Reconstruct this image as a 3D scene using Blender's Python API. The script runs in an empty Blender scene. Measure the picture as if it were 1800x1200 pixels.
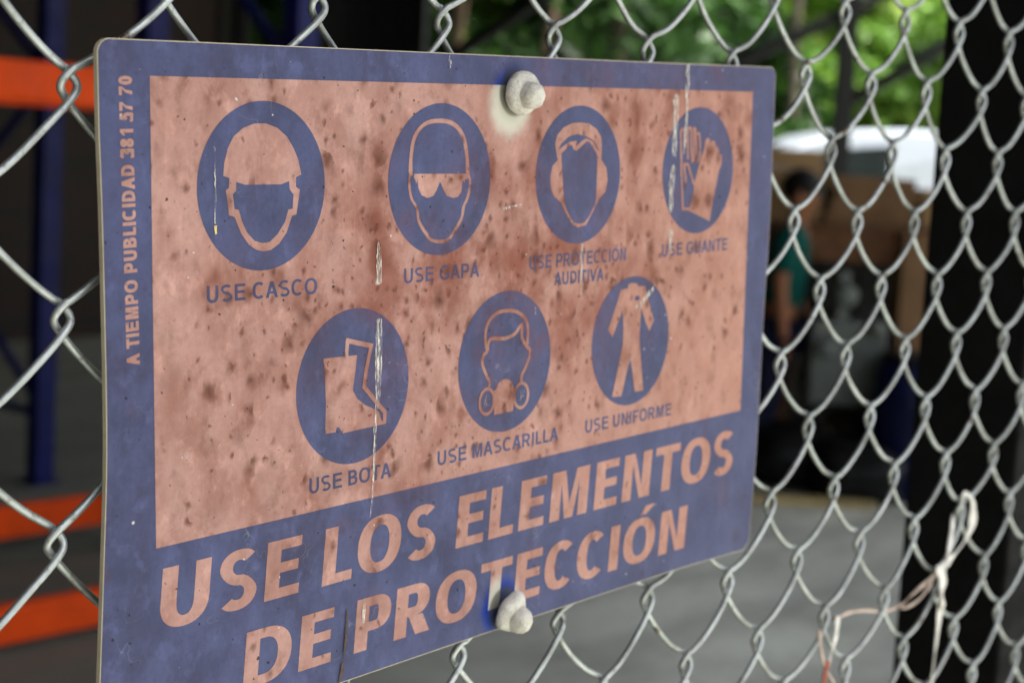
import bpy, bmesh, math, random
import numpy as np
from math import sin, cos, pi, radians, sqrt, atan2
from mathutils import Vector, Matrix
from mathutils.geometry import tessellate_polygon
random.seed(7); rng = np.random.default_rng(7)
SC = bpy.context.scene
COL = SC.collection

# ------------------------------------------------------------------ camera
cd = bpy.data.cameras.new('camera'); cam = bpy.data.objects.new('camera', cd); COL.objects.link(cam)
SC.camera = cam
CX = Vector((0.648592, -0.759124, 0.055312))      # image right
CY = Vector((-0.047397, -0.112811, -0.992485))    # image down
CZ = Vector((0.759659, 0.641096, -0.109149))      # view direction
M = Matrix((( CX.x, -CY.x, -CZ.x, 0), (CX.y, -CY.y, -CZ.y, 0), (CX.z, -CY.z, -CZ.z, 1.62), (0, 0, 0, 1)))
cam.matrix_world = M
cd.sensor_width = 36; cd.lens = 59.58; cd.clip_start = 0.05; cd.clip_end = 400
cd.dof.use_dof = True; cd.dof.focus_distance = 0.755; cd.dof.aperture_fstop = 9.5; cd.dof.aperture_blades = 0

# ------------------------------------------------------------------ light
SUN_EL, SUN_AZ = radians(67), radians(-62)        # azimuth measured in the x-y plane from +x
w = bpy.data.worlds.new('World'); SC.world = w; w.use_nodes = True
nt = w.node_tree; bg = nt.nodes['Background']
sky = nt.nodes.new('ShaderNodeTexSky'); sky.sky_type = 'NISHITA'; sky.sun_disc = False
sky.sun_elevation = SUN_EL; sky.sun_rotation = radians(90) - SUN_AZ; sky.air_density = 1.0; sky.dust_density = 4.0; sky.ozone_density = 0.6
hs = nt.nodes.new('ShaderNodeHueSaturation'); hs.inputs['Saturation'].default_value = 0.45
nt.links.new(sky.outputs[0], hs.inputs['Color']); nt.links.new(hs.outputs[0], bg.inputs[0])
bg.inputs[1].default_value = 0.13
sl = bpy.data.lights.new('sun', 'SUN'); so = bpy.data.objects.new('sun', sl); COL.objects.link(so)
sl.energy = 5.0; sl.angle = radians(6); sl.color = (1, .955, .89)
sd = Vector((cos(SUN_EL) * cos(SUN_AZ), cos(SUN_EL) * sin(SUN_AZ), sin(SUN_EL)))
so.rotation_euler = sd.to_track_quat('Z', 'Y').to_euler(); so.location = (2, -4, 6)
SC.view_settings.view_transform = 'Standard'; SC.view_settings.look = 'None'
SC.view_settings.exposure = 1.45; SC.view_settings.gamma = 1.0; SC.view_settings.use_curve_mapping = False
SC.render.engine = 'CYCLES'
SC.cycles.use_denoising = True
SC.cycles.max_bounces = 6; SC.cycles.transparent_max_bounces = 6

# ------------------------------------------------------------------ helpers
def lin(c):
    return tuple((x / 255 / 12.92) if x / 255 <= .04045 else ((x / 255 + .055) / 1.055) ** 2.4 for x in c) + (1,)

class NT:
    """tiny node-tree builder"""
    def __init__(s, name):
        s.m = bpy.data.materials.new(name); s.m.use_nodes = True
        s.t = s.m.node_tree; s.b = s.t.nodes['Principled BSDF']
        s.tc = s.t.nodes.new('ShaderNodeTexCoord')
    def n(s, typ, **kw):
        nd = s.t.nodes.new(typ)
        for k, v in kw.items(): setattr(nd, k, v)
        return nd
    def link(s, a, b): s.t.links.new(a, b)
    def put(s, sock, v):
        if isinstance(v, bpy.types.NodeSocket): s.link(v, sock)
        else: sock.default_value = v
    def map(s, scale=(1, 1, 1), loc=(0, 0, 0), src='Object'):
        m = s.n('ShaderNodeMapping'); s.link(s.tc.outputs[src], m.inputs[0])
        m.inputs['Scale'].default_value = scale; m.inputs['Location'].default_value = loc
        return m.outputs[0]
    def noise(s, scale, detail=3, rough=.5, vec=None, out=0, dist=0):
        n = s.n('ShaderNodeTexNoise'); n.inputs['Scale'].default_value = scale
        n.inputs['Detail'].default_value = detail; n.inputs['Roughness'].default_value = rough
        n.inputs['Distortion'].default_value = dist
        s.link(vec if vec is not None else s.tc.outputs['Object'], n.inputs['Vector']); return n.outputs[out]
    def ramp(s, v, a, b, c0=0., c1=1.):
        r = s.n('ShaderNodeMapRange', interpolation_type='SMOOTHSTEP')
        s.put(r.inputs[0], v); r.inputs[1].default_value = a; r.inputs[2].default_value = b
        r.inputs[3].default_value = c0; r.inputs[4].default_value = c1; return r.outputs[0]
    def math(s, op, a, b=0.):
        m = s.n('ShaderNodeMath', operation=op); s.put(m.inputs[0], a); s.put(m.inputs[1], b); return m.outputs[0]
    def mix(s, f, a, b, mode='MIX'):
        m = s.n('ShaderNodeMix', data_type='RGBA', blend_type=mode)
        s.put(m.inputs[0], f); s.put(m.inputs[6], a); s.put(m.inputs[7], b); return m.outputs[2]
    def color(s, v): s.put(s.b.inputs['Base Color'], v)
    def rough(s, v): s.put(s.b.inputs['Roughness'], v)
    def metal(s, v): s.put(s.b.inputs['Metallic'], v)
    def bump(s, h, strength=.3, dist=.001):
        b = s.n('ShaderNodeBump'); b.inputs['Strength'].default_value = strength; b.inputs['Distance'].default_value = dist
        s.link(h, b.inputs['Height']); s.link(b.outputs[0], s.b.inputs['Normal'])

def simple(name, rgb, rough=.6, metal=0., var=.25, scale=8, bump=0., dist=.002):
    t = NT(name); c = lin(rgb); d = tuple(x * (1 - var) for x in c[:3]) + (1,)
    t.color(t.mix(t.ramp(t.noise(scale, 5, .6), .35, .68), c, d)); t.rough(t.ramp(t.noise(scale * 2.3, 3), .3, .7, rough - .08, min(1, rough + .1))); t.metal(metal)
    if rough >= .45: t.b.inputs['Specular IOR Level'].default_value = .18
    if bump: t.bump(t.noise(scale * 4, 4, .6), bump, dist)
    return t.m

def mesh(name, verts, faces, mat, parent=None, smooth=False):
    me = bpy.data.meshes.new(name); me.from_pydata([tuple(v) for v in verts], [], [tuple(f) for f in faces]); me.update()
    if mat: me.materials.append(mat)
    if smooth: me.polygons.foreach_set('use_smooth', [True] * len(me.polygons))
    o = bpy.data.objects.new(name, me); COL.objects.link(o)
    if parent: o.parent = parent
    return o
def from_bm(name, bm, mat, parent=None, smooth=False):
    bmesh.ops.recalc_face_normals(bm, faces=bm.faces)
    me = bpy.data.meshes.new(name); bm.to_mesh(me); bm.free()
    if mat: me.materials.append(mat)
    if smooth: me.polygons.foreach_set('use_smooth', [True] * len(me.polygons))
    o = bpy.data.objects.new(name, me); COL.objects.link(o)
    if parent: o.parent = parent
    return o
def tag(o, label=None, cat=None, group=None, kind=None):
    if label: o['label'] = label
    if cat: o['category'] = cat
    if group: o['group'] = group
    if kind: o['kind'] = kind
    return o
def thing(name, label, cat, loc=(0, 0, 0), rz=0, group=None):
    o = bpy.data.objects.new(name, None); COL.objects.link(o); o.location = loc; o.rotation_euler = (0, 0, rz)
    o.empty_display_size = .1
    return tag(o, label, cat, group)
def copy_tree(o, parent=None):
    c = o.copy(); COL.objects.link(c); c.parent = parent
    for ch in [x for x in COL.objects if x.parent == o]: copy_tree(ch, c)
    return c

def box(bm, x0, x1, y0, y1, z0, z1, bev=0., mtx=None):
    vs = [bm.verts.new((x, y, z)) for x in (x0, x1) for y in (y0, y1) for z in (z0, z1)]
    fs = [bm.faces.new([vs[i] for i in f]) for f in ((0, 1, 3, 2), (4, 6, 7, 5), (0, 4, 5, 1), (2, 3, 7, 6), (0, 2, 6, 4), (1, 5, 7, 3))]
    if bev: 
        es = list({e for f in fs for e in f.edges})
        r = bmesh.ops.bevel(bm, geom=es, offset=bev, segments=2, affect='EDGES', profile=.6)
        if mtx is not None: bmesh.ops.transform(bm, matrix=mtx, verts=list({v for f in r['faces'] for v in f.verts} | {v for f in fs if f.is_valid for v in f.verts}))
    elif mtx is not None: bmesh.ops.transform(bm, matrix=mtx, verts=vs)
def boxo(name, x0, x1, y0, y1, z0, z1, mat, parent=None, bev=0., mtx=None):
    bm = bmesh.new(); box(bm, x0, x1, y0, y1, z0, z1, bev, mtx); return from_bm(name, bm, mat, parent)

def tube(pts, rad, sides=8, cap=True):
    """returns verts, faces of a swept tube (parallel transport)"""
    P = np.array(pts, float); n = len(P)
    T = np.zeros_like(P); T[1:-1] = P[2:] - P[:-2]; T[0] = P[1] - P[0]; T[-1] = P[-1] - P[-2]
    T /= np.linalg.norm(T, axis=1)[:, None]
    R = np.broadcast_to(np.array(rad, float), (n,))
    u = np.cross(T[0], [0, 0, 1.]);
    if np.linalg.norm(u) < 1e-3: u = np.cross(T[0], [1., 0, 0])
    u /= np.linalg.norm(u); V = []
    a = np.arange(sides) * 2 * pi / sides
    for i in range(n):
        u = u - T[i] * (u @ T[i]); u /= np.linalg.norm(u); v = np.cross(T[i], u)
        V.append(P[i] + R[i] * (np.cos(a)[:, None] * u + np.sin(a)[:, None] * v))
    V = np.concatenate(V); F = []
    for i in range(n - 1):
        for k in range(sides):
            k2 = (k + 1) % sides; F.append((i * sides + k, i * sides + k2, (i + 1) * sides + k2, (i + 1) * sides + k))
    if cap: F.append(tuple(range(sides))[::-1]); F.append(tuple((n - 1) * sides + k for k in range(sides)))
    return V, F
def tubes_obj(name, lst, mat, parent=None, sides=8, smooth=True):
    V, F, o = [], [], 0
    for pts, r in lst:
        v, f = tube(pts, r, sides); V.append(v); F += [tuple(i + o for i in q) for q in f]; o += len(v)
    return mesh(name, np.concatenate(V), F, mat, parent, smooth)
def catmull(C, m):
    C = np.array(C, float); Q = np.vstack([2 * C[0] - C[1], C, 2 * C[-1] - C[-2]]); out = []
    for i in range(1, len(Q) - 2):
        p0, p1, p2, p3 = Q[i - 1], Q[i], Q[i + 1], Q[i + 2]
        for t in np.arange(m) / m:
            out.append(.5 * ((2 * p1) + (-p0 + p2) * t + (2 * p0 - 5 * p1 + 4 * p2 - p3) * t * t + (-p0 + 3 * p1 - 3 * p2 + p3) * t ** 3))
    out.append(C[-1]); return np.array(out)
def lathe(bm, prof, seg=24, mtx=None, closed=False):
    """prof list of (r, z) revolved about z"""
    rings = []
    for r, z in prof:
        if r < 1e-6: rings.append([bm.verts.new((0, 0, z))])
        else: rings.append([bm.verts.new((r * cos(2 * pi * k / seg), r * sin(2 * pi * k / seg), z)) for k in range(seg)])
    for a, b in zip(rings, rings[1:]):
        for k in range(seg):
            k2 = (k + 1) % seg
            if len(a) == 1 and len(b) == 1: continue
            if len(a) == 1: bm.faces.new((a[0], b[k], b[k2]))
            elif len(b) == 1: bm.faces.new((a[k], a[k2], b[0]))
            else: bm.faces.new((a[k], a[k2], b[k2], b[k]))
    if mtx is not None: bmesh.ops.transform(bm, matrix=mtx, verts=[v for r in rings for v in r])
def at(px, depth, z=None, py=None):
    """world position of a thing standing `depth` metres ahead and (px-900)/2979*depth to the side of the view axis"""
    s = ((px - 900) / 2979 - .006) * depth
    z_ = z if z is not None else 0
    # horizontal plan axes of the view
    p = Vector((CX.x, CX.y, 0)) * s + Vector((CZ.x, CZ.y, 0)) * depth
    return Vector((p.x, p.y, z_))

# ------------------------------------------------------------------ materials
m_floor = NT('concrete_floor')
_n = m_floor.noise(1.1, 6, .62); _n2 = m_floor.noise(14, 6, .65)
_s = m_floor.noise(1.0, 4, .55, m_floor.map((.35, 1.7, 1)))
c_ = m_floor.mix(m_floor.ramp(_n, .35, .68), lin((214, 217, 204)), lin((168, 171, 160)))
c_ = m_floor.mix(m_floor.ramp(_n2, .4, .75, 0, .35), c_, lin((104, 106, 100)))
c_ = m_floor.mix(m_floor.ramp(_s, .42, .62, 0, .6), c_, lin((116, 118, 108)))
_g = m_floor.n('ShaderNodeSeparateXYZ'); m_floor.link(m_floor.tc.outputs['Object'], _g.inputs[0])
c_ = m_floor.mix(m_floor.ramp(m_floor.math('ADD', m_floor.math('SUBTRACT', _g.outputs[0], m_floor.math('MULTIPLY', _g.outputs[1], .9)), _n2), -.4, 2.6, .85, 0), c_, lin((92, 92, 80)))  # darkens the floor towards the back left: roof shade put into the colour
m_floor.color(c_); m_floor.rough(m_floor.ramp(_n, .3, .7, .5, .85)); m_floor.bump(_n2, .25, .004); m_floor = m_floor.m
m_ground = simple('packed_earth', (110, 100, 80), .95, var=.4, scale=.8, bump=.4, dist=.02)
m_orange = simple('orange_rack_paint', (224, 72, 2), .6, var=.25, scale=6)
m_blue = simple('blue_rack_paint', (16, 24, 84), .5, var=.3, scale=6)
m_black = simple('black_steel_paint', (12, 12, 13), .85, var=.4, scale=20, bump=.15)
m_dark = simple('dark_steel', (22, 24, 24), .6, var=.4, scale=10)
m_roof = simple('roof_sheet', (70, 68, 62), .8, var=.3, scale=3)
m_card = simple('cardboard', (150, 122, 88), .9, var=.2, scale=5, bump=.1)
m_card2 = simple('cardboard_worn', (124, 96, 70), .9, var=.3, scale=5, bump=.1)
m_wood = simple('weathered_wood', (104, 72, 50), .85, var=.45, scale=7, bump=.3)
m_wood_lt = simple('pale_wood', (176, 158, 112), .85, var=.3, scale=7, bump=.3)
m_bark = simple('bark', (96, 82, 66), .95, var=.5, scale=9, bump=.8, dist=.02)
m_barkp = simple('pale_bark', (92, 86, 72), .95, var=.4, scale=6, bump=.6, dist=.02)
m_teal = simple('teal_cotton', (6, 76, 70), .9, var=.2, scale=9, bump=.2)
m_jeans = simple('navy_trousers', (26, 30, 52), .9, var=.2, scale=9, bump=.2)
m_skin = simple('skin', (138, 92, 66), .55, var=.1, scale=14)
m_hair = simple('black_hair', (14, 12, 11), .6, var=.3, scale=50, bump=.4)
m_shoe = simple('black_leather', (20, 19, 19), .5, scale=20)
m_white = simple('white_car_paint', (166, 175, 185), .25, var=.04, scale=3)
m_glass = simple('car_glass', (14, 24, 22), .5, var=.1, scale=3)
m_tyre = simple('rubber', (20, 20, 20), .85, scale=20)
m_rim = simple('steel_rim', (150, 152, 155), .35, .7, scale=10)
m_plast = simple('grey_plastic', (70, 72, 74), .5, scale=10)
m_lampw = simple('lamp_lens', (200, 200, 196), .12, scale=10)
m_lampr = simple('red_lens', (150, 14, 12), .12, scale=10)
m_drum = simple('blue_drum_plastic', (12, 20, 56), .45, var=.2, scale=8)
m_bag = simple('white_woven_sack', (176, 178, 170), .8, var=.35, scale=9, bump=.4)
m_grey = simple('grey_machine_paint', (104, 110, 106), .5, .2, var=.4, scale=7)
m_lid_shade = simple('black_lid_and_shade', (18, 19, 19), .5, var=.3, scale=6, bump=.5, dist=.01)  # black of the drum lid; on bundles and boards it stands for shadow
m_twine = simple('pale_twine', (232, 230, 224), .7, var=.3, scale=90, bump=.4, dist=.0005)
m_twinep = simple('pink_twine', (186, 168, 156), .7, var=.3, scale=90)
m_red = simple('red_twine_end', (160, 84, 66), .7, var=.3, scale=90)

def leaf_mat(name, a, b):
    t = NT(name); oi = t.n('ShaderNodeObjectInfo'); g = t.n('ShaderNodeNewGeometry')
    c = t.mix(t.ramp(g.outputs['Random Per Island'], 0, 1), lin(a), lin(b)); t.color(c); t.rough(.55)
    tr = t.n('ShaderNodeBsdfTranslucent'); t.link(c, tr.inputs[0]); mx = t.n('ShaderNodeMixShader'); mx.inputs[0].default_value = .35
    t.link(t.b.outputs[0], mx.inputs[1]); t.link(tr.outputs[0], mx.inputs[2]); t.link(mx.outputs[0], t.t.nodes['Material Output'].inputs[0]); return t.m
m_leafd = leaf_mat('leaf_shaded', (34, 62, 22), (58, 96, 34))  # darker leaf copy: shade put into the colour of the left-hand trees
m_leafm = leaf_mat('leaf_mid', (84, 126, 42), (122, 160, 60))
m_leafl = leaf_mat('leaf_sunlit', (128, 160, 70), (176, 196, 104))  # brighter leaf copy: sunlight put into the leaf colour

# galvanised wire
t = NT('galvanised_wire')
_a = t.noise(260, 4, .6); _b = t.noise(35, 3, .55)
c_ = t.mix(t.ramp(_b, .35, .7), lin((172, 178, 178)), lin((132, 136, 134)))
c_ = t.mix(t.ramp(_a, .56, .72, 0, .75), c_, lin((110, 108, 96)))
c_ = t.mix(t.ramp(t.noise(95, 3), .64, .72, 0, .9), c_, lin((84, 66, 46)))
t.color(c_); t.metal(.7); t.rough(t.ramp(_a, .3, .7, .33, .55)); t.bump(_a, .35, .0004); m_wire = t.m

# weathered print of the sign (coordinates in metres on the sign's own plane)
def sign_mat(name, base, mottled, fresh, dirt, spots):
    t = NT(name)
    sep = t.n('ShaderNodeSeparateXYZ'); t.link(t.tc.outputs['Object'], sep.inputs[0])
    X, Y = sep.outputs[0], sep.outputs[1]
    def blob(cx, cy, rx, ry):
        a = t.math('DIVIDE', t.math('SUBTRACT', X, cx), rx); b = t.math('DIVIDE', t.math('SUBTRACT', Y, cy), ry)
        return t.math('SQRT', t.math('ADD', t.math('MULTIPLY', a, a), t.math('MULTIPLY', b, b)))
    big = t.noise(9, 4, .6); mid = t.noise(42, 5, .65, t.map((1, .7, 1))); fine = t.noise(420, 4, .7)
    c = t.mix(t.ramp(mid, .36, .66), base, mottled)
    c = t.mix(t.ramp(big, .4, .66, 0, .45), c, tuple(x * 1.22 for x in base[:3]) + (1,))
    c = t.mix(t.ramp(fine, .3, .75, .0, .35), c, tuple(x * .62 for x in base[:3]) + (1,))
    c = t.mix(t.ramp(t.noise(85, 4, .62, t.map((1, .75, 1), (4, 4, 0))), .52, .72, 0, .55), c, tuple(min(.8, x * 1.5) for x in base[:3]) + (1,))
    c = t.mix(t.ramp(t.noise(58, 5, .65, t.map((1, .8, 1), (8, 1, 0))), .5, .72, 0, .4), c, tuple(x * .55 for x in base[:3]) + (1,))
    # vertical run marks
    run = t.noise(1, 4, .6, t.map((190, 9, 1)))
    c = t.mix(t.ramp(run, .58, .8, 0, .35), c, tuple(x * 1.4 for x in base[:3]) + (1,))
    # the right half of the print has faded warmer
    c = t.mix(t.ramp(X, .10, .46, 0, .55), c, tuple(x * k for x, k in zip(base[:3], (1.0, .84, .70) if base[0] > base[2] else (1.06, 1.0, .9))) + (1,))
    # brown mildew and rust spots, thicker in the middle band of the sheet
    dens = t.math('MAXIMUM', t.ramp(blob(.215, -.098, .19, .085), .25, 1.3, 1, 0), t.math('MULTIPLY', t.ramp(blob(.33, -.02, .16, .06), .3, 1.3, 1, 0), .6))
    dens = t.math('MAXIMUM', dens, t.math('MULTIPLY', t.ramp(blob(.15, -.17, .10, .05), .2, 1.3, 1, 0), .45))
    patch = t.ramp(t.noise(34, 4, .6, t.map((1, .8, 1), (1, 5, 0))), .36, .66)
    haze_ = t.math('MULTIPLY', patch, t.math('ADD', t.math('MULTIPLY', dens, .66), .08))
    c = t.mix(t.math('MULTIPLY', haze_, spots), c, lin((108, 50, 32)))
    def dots(scale, off, r0, r1, bias, gain, soft):
        wv = t.n('ShaderNodeVectorMath', operation='ADD'); nz = t.n('ShaderNodeVectorMath', operation='SCALE'); nz.inputs['Scale'].default_value = .85
        sb = t.n('ShaderNodeVectorMath', operation='SUBTRACT'); t.link(t.noise(scale * 1.3, 2, .5, t.map((1, .7, 1), off), out=1), sb.inputs[0]); sb.inputs[1].default_value = (.5, .5, .5)
        t.link(sb.outputs[0], nz.inputs[0]); t.link(t.map((scale, scale * .86, scale), off), wv.inputs[0]); t.link(nz.outputs[0], wv.inputs[1])
        v = t.n('ShaderNodeTexVoronoi', voronoi_dimensions='2D'); v.inputs['Scale'].default_value = 1; t.link(wv.outputs[0], v.inputs['Vector'])
        cs = t.n('ShaderNodeSeparateColor'); t.link(v.outputs['Color'], cs.inputs[0])
        present = t.ramp(t.math('ADD', cs.outputs[0], t.math('MULTIPLY', dens, gain)), bias, bias + .18)
        rad = t.math('ADD', t.math('MULTIPLY', t.math('POWER', cs.outputs[1], 2.2), r1), r0)
        d = t.math('DIVIDE', v.outputs['Distance'], rad)
        return t.math('MULTIPLY', present, t.ramp(d, soft, 1.25, 1, 0))
    f1 = dots(88, (.3, .7, 0), .09, .50, .74, .46, -.2)
    f2 = dots(165, (5.1, 2.3, 0), .08, .42, .78, .34, -.1)
    f3 = dots(50, (9.4, 4.4, 0), .10, .52, .80, .52, -.3)
    c = t.mix(t.math('MULTIPLY', f3, .75 * spots), c, lin((96, 44, 24)))
    c = t.mix(t.math('MULTIPLY', f1, .9 * spots), c, dirt)
    c = t.mix(t.math('MULTIPLY', f2, .8 * spots), c, dirt)
    s1 = t.noise(95, 4, .6, t.map((1, .72, 1))); c = t.mix(t.math('MULTIPLY', t.ramp(s1, .5, .72), .35 * spots), c, dirt)
    # black and white specks
    k1 = t.noise(330, 1, .4, t.map((1, 1, 1), (7, 3, 0))); k2 = t.noise(300, 1, .4, t.map((1, 1, 1), (2, 9, 0)))
    c = t.mix(t.ramp(k1, .735, .79, 0, .85), c, lin((26, 22, 24)))
    c = t.mix(t.ramp(k2, .785, .83, 0, .8), c, lin((190, 186, 182)))
    # pale hairline scuffs
    sc = t.n('ShaderNodeTexNoise', noise_dimensions='3D'); t.link(t.map((60, 60, 1), (4, 4, 0)), sc.inputs['Vector']); sc.inputs['Scale'].default_value = 1.; sc.inputs['Detail'].default_value = 2
    band = t.ramp(t.math('ABSOLUTE', t.math('SUBTRACT', sc.outputs[0], .5)), 0, .006, .25, 0)
    c = t.mix(t.math('MULTIPLY', band, t.ramp(t.noise(25, 2), .55, .7)), c, lin((160, 156, 160)))
    # unfaded ink that the bolt caps kept from the weather
    wob = t.math('MULTIPLY', t.math('SUBTRACT', t.noise(120, 3), .5), .35)
    r1 = t.math('ADD', blob(.2238, -.0090, .0160, .0165), wob); r2 = t.math('ADD', blob(.2235, -.2695, .0150, .0160), wob)
    c = t.mix(t.ramp(t.math('MINIMUM', r1, r2), .62, 1.25, 1, 0), c, fresh)
    c = t.mix(t.ramp(t.math('MINIMUM', blob(.2268, -.0035, .0125, .0125), blob(.2257, -.2712, .0125, .0125)), .85, 1.02, .7, 0), c, lin((60, 62, 50)))  # dark disc round each washer: contact shadow put into the colour
    t.color(c); t.rough(t.ramp(mid, .3, .7, .5, .68)); t.b.inputs['Specular IOR Level'].default_value = .14; t.bump(t.math('ADD', fine, f1), .12, .0003)
    return t.m
m_pink = sign_mat('faded_pink_print', lin((164, 128, 120)), lin((138, 99, 89)), lin((186, 184, 172)), lin((78, 38, 24)), 1.0)
m_ink = sign_mat('faded_blue_print', lin((68, 74, 108)), lin((56, 58, 82)), lin((16, 48, 134)), lin((44, 38, 42)), .28)
m_core = simple('sign_core', (178, 168, 146), .6, var=.15, scale=90)
t = NT('scraped_print'); _f = t.noise(1, 5, .7, t.map((1300, 110, 1)))
t.put(t.b.inputs['Alpha'], t.ramp(_f, .34, .56, 1, .12))
t.color(t.mix(t.ramp(_f, .42, .6), lin((214, 210, 200)), lin((150, 142, 138)))); t.rough(.6); m_scr = t.m
m_scy = simple('yellowed_scrape', (206, 184, 120), .6, var=.3, scale=400)
m_stain = simple('dark_drip', (84, 70, 58), .7, var=.4, scale=300)
t = NT('dirty_white_plastic'); _a = t.noise(140, 5, .65); _b = t.noise(420, 4, .7)
c_ = t.mix(t.ramp(_a, .42, .72), lin((206, 204, 196)), lin((170, 166, 156)))
c_ = t.mix(t.ramp(_b, .62, .78, 0, .5), c_, lin((130, 124, 108)))
c_ = t.mix(t.ramp(t.noise(900, 3, .7), .5, .7, 0, .4), c_, lin((140, 136, 126)))
t.color(c_); t.rough(.8); t.b.inputs['Specular IOR Level'].default_value = .2; t.bump(t.math('ADD', _a, t.math('MULTIPLY', _b, 1.3)), .8, .0016); m_cap = t.m

# ------------------------------------------------------------------ ground
tag(mesh('ground', [(-80, -60, -.004), (140, -60, -.004), (140, 140, -.004), (-80, 140, -.004)], [(0, 1, 2, 3)], m_ground), kind='structure')
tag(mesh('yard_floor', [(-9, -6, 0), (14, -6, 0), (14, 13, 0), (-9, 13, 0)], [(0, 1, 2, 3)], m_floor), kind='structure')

# ------------------------------------------------------------------ the chain link fence
FY = 0.5695; WR = 0.00170
OFF = {(6,0):(-1.1,-.3),(8,0):(-.2,.3),(10,0):(-1.1,.3),(12,0):(.4,.1),(14,0):(1.6,.7),(16,0):(2.8,.1),(18,0):(-.9,-.1),(20,0):(4.4,-.2),(17,-1):(.7,0),(19,-1):(-.3,.2),(21,-1):(0,.5),(1,1):(-1.9,.6),(15,1):(-1,-.1),(17,1):(-1.1,1.2),(19,1):(-4.2,-.3),(21,1):(.2,.2),(14,2):(2,-.7),(16,2):(-.1,-.8),(18,2):(-2,-.6),(20,2):(-2.2,.3),(22,2):(-.6,1.3),(1,3):(-.3,.2),(15,3):(-.2,-.3),(17,3):(-.4,.1),(19,3):(.6,-.5),(21,3):(0,.3),(14,4):(.1,-1.6),(16,4):(.4,-.5),(18,4):(1.7,-.1),(20,4):(-.4,.5),(22,4):(-.9,.1),(1,5):(1.2,.3),(15,5):(.3,-.5),(17,5):(0,0),(19,5):(.5,0),(21,5):(-.3,-.2),(23,5):(2.5,-1.9),(14,6):(2,-1.6),(16,6):(-.1,-.8),(18,6):(1.7,-.1),(20,6):(.4,-.3),(22,6):(.7,-1.1),(7,7):(-.7,-1.3),(9,7):(-2.2,2.1),(11,7):(-1.6,1.4),(13,7):(.4,-1.3),(15,7):(.5,.3),(17,7):(1.6,.4),(19,7):(-.6,.2),(21,7):(-6.6,3.8),(23,7):(-1.3,.2),(10,8):(1.7,-.5),(12,8):(2.7,-1.5),(14,8):(.8,-.8),(16,8):(2.3,0),(18,8):(4.3,-.9),(20,8):(.1,-1.7),(22,8):(2.8,-.9),(15,9):(-3.3,2.4),(17,9):(-2.8,1.8),(19,9):(-.2,.4),(21,9):(0,1),(23,9):(-2.7,.2)}
NODE = {}
def node(i, j):
    if (i, j) not in NODE:
        o = OFF.get((i, j)) or (random.gauss(0, 1.2), random.gauss(0, .8))
        q = FY / .5627
        NODE[(i, j)] = np.array(((.353476 + .0416756 * i - .00095155 * j + o[0] / 1000) * q, FY, 1.62 + (.068091 - .04527900 * j + o[1] / 1000) * q))
    return NODE[(i, j)]
J0, J1 = -11, 36
fence = thing('chain_link_fence', 'galvanised chain link fence that carries the faded blue and pink sign', 'fence', (0, FY, 0))
def wire(k, fine):
    ctl = []; D = .0019; wd = min(1, max(0, (k - 4) / 8))
    for j in range(J0, J1):
        left = (k + j) % 2 == 0
        n = node(k if left else k + 1, j) - np.array((0, FY, 0))
        sg = -1 if left else 1
        if ctl:                                  # strand down to this node, sagging a little
            p = np.array(ctl[-1]); d = n - p
            y = D * (1 if not left else -1)
            L = d[0]
            for f in ((.3, .65, .93) if fine else (.5,)):
                q = p + d * f; q[2] -= (.0026 + .0032 * min(1, max(0, (k - 4) / 8))) * (1 - (2 * f - 1) ** 2) + random.gauss(0, .0003); q[1] = y * 1.1
                ctl.append(q)
        yb = D * (1 if not left else -1)
        ctl.append(np.array((n[0], yb, n[2])))
        ctl.append(np.array((n[0] + sg * (.0037 + .0009 * wd), 0, n[2] - .0056 - .0012 * wd)))
        ctl.append(np.array((n[0] + sg * .0002, -yb, n[2] - .0112 - .0022 * wd)))
    pts = catmull(ctl, 5 if fine else 3)
    v, f = tube(pts, WR, 10 if fine else 6)
    return mesh('wire', v, f, m_wire, fence, True)
for k in range(-26, 52): wire(k, -4 <= k <= 26)
zt, zb = 1.688 + .0453 * 11, .06
tubes_obj('top_rail', [([(-.78, .024, zt + .012), (2.55, .024, zt + .012)], .021)], m_wire, fence, 16)
tubes_obj('bottom_rail', [([(-.78, .024, zb - .012), (2.55, .024, zb - .012)], .015)], m_wire, fence, 16)
for x in (-.81, 2.58): tubes_obj('post', [([(x, .03, 0), (x, .03, zt + .06)], .03)], m_wire, fence, 16)

gp = thing('gate_post', 'thick black square steel post close behind the right end of the fence', 'post', (1.43, .642, 0))
boxo('shaft', -.05, .05, -.05, .05, 0.012, 2.62, m_black, gp, .004)
boxo('base_plate', -.1, .1, -.06, .1, 0, .012, m_black, gp)
boxo('cap', -.053, .053, -.053, .053, 2.62, 2.63, m_black, gp)
gf = thing('mesh_gate', 'dark grey mesh gate leaf hinged beyond the black post', 'gate', (1.54, .66, 0))
tubes_obj('frame', [([(0, 0, .1), (0, 0, 2.3)], .02), ([(1.0, 0, .1), (1.0, 0, 2.3)], .02), ([(0, 0, .1), (1., 0, .1)], .02), ([(0, 0, 2.3), (1, 0, 2.3)], .02)], m_dark, gf, 10)
for k in range(13):
    x = .07 * k + .07
    tubes_obj('bar', [([(x, 0, .12), (x, 0, 2.28)], .004)], m_dark, gf, 6)
tubes_obj('hinge', [([(-.06, 0, .5), (-.01, 0, .5)], .012), ([(-.06, 0, 1.9), (-.01, 0, 1.9)], .012)], m_dark, gf, 8)

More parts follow.
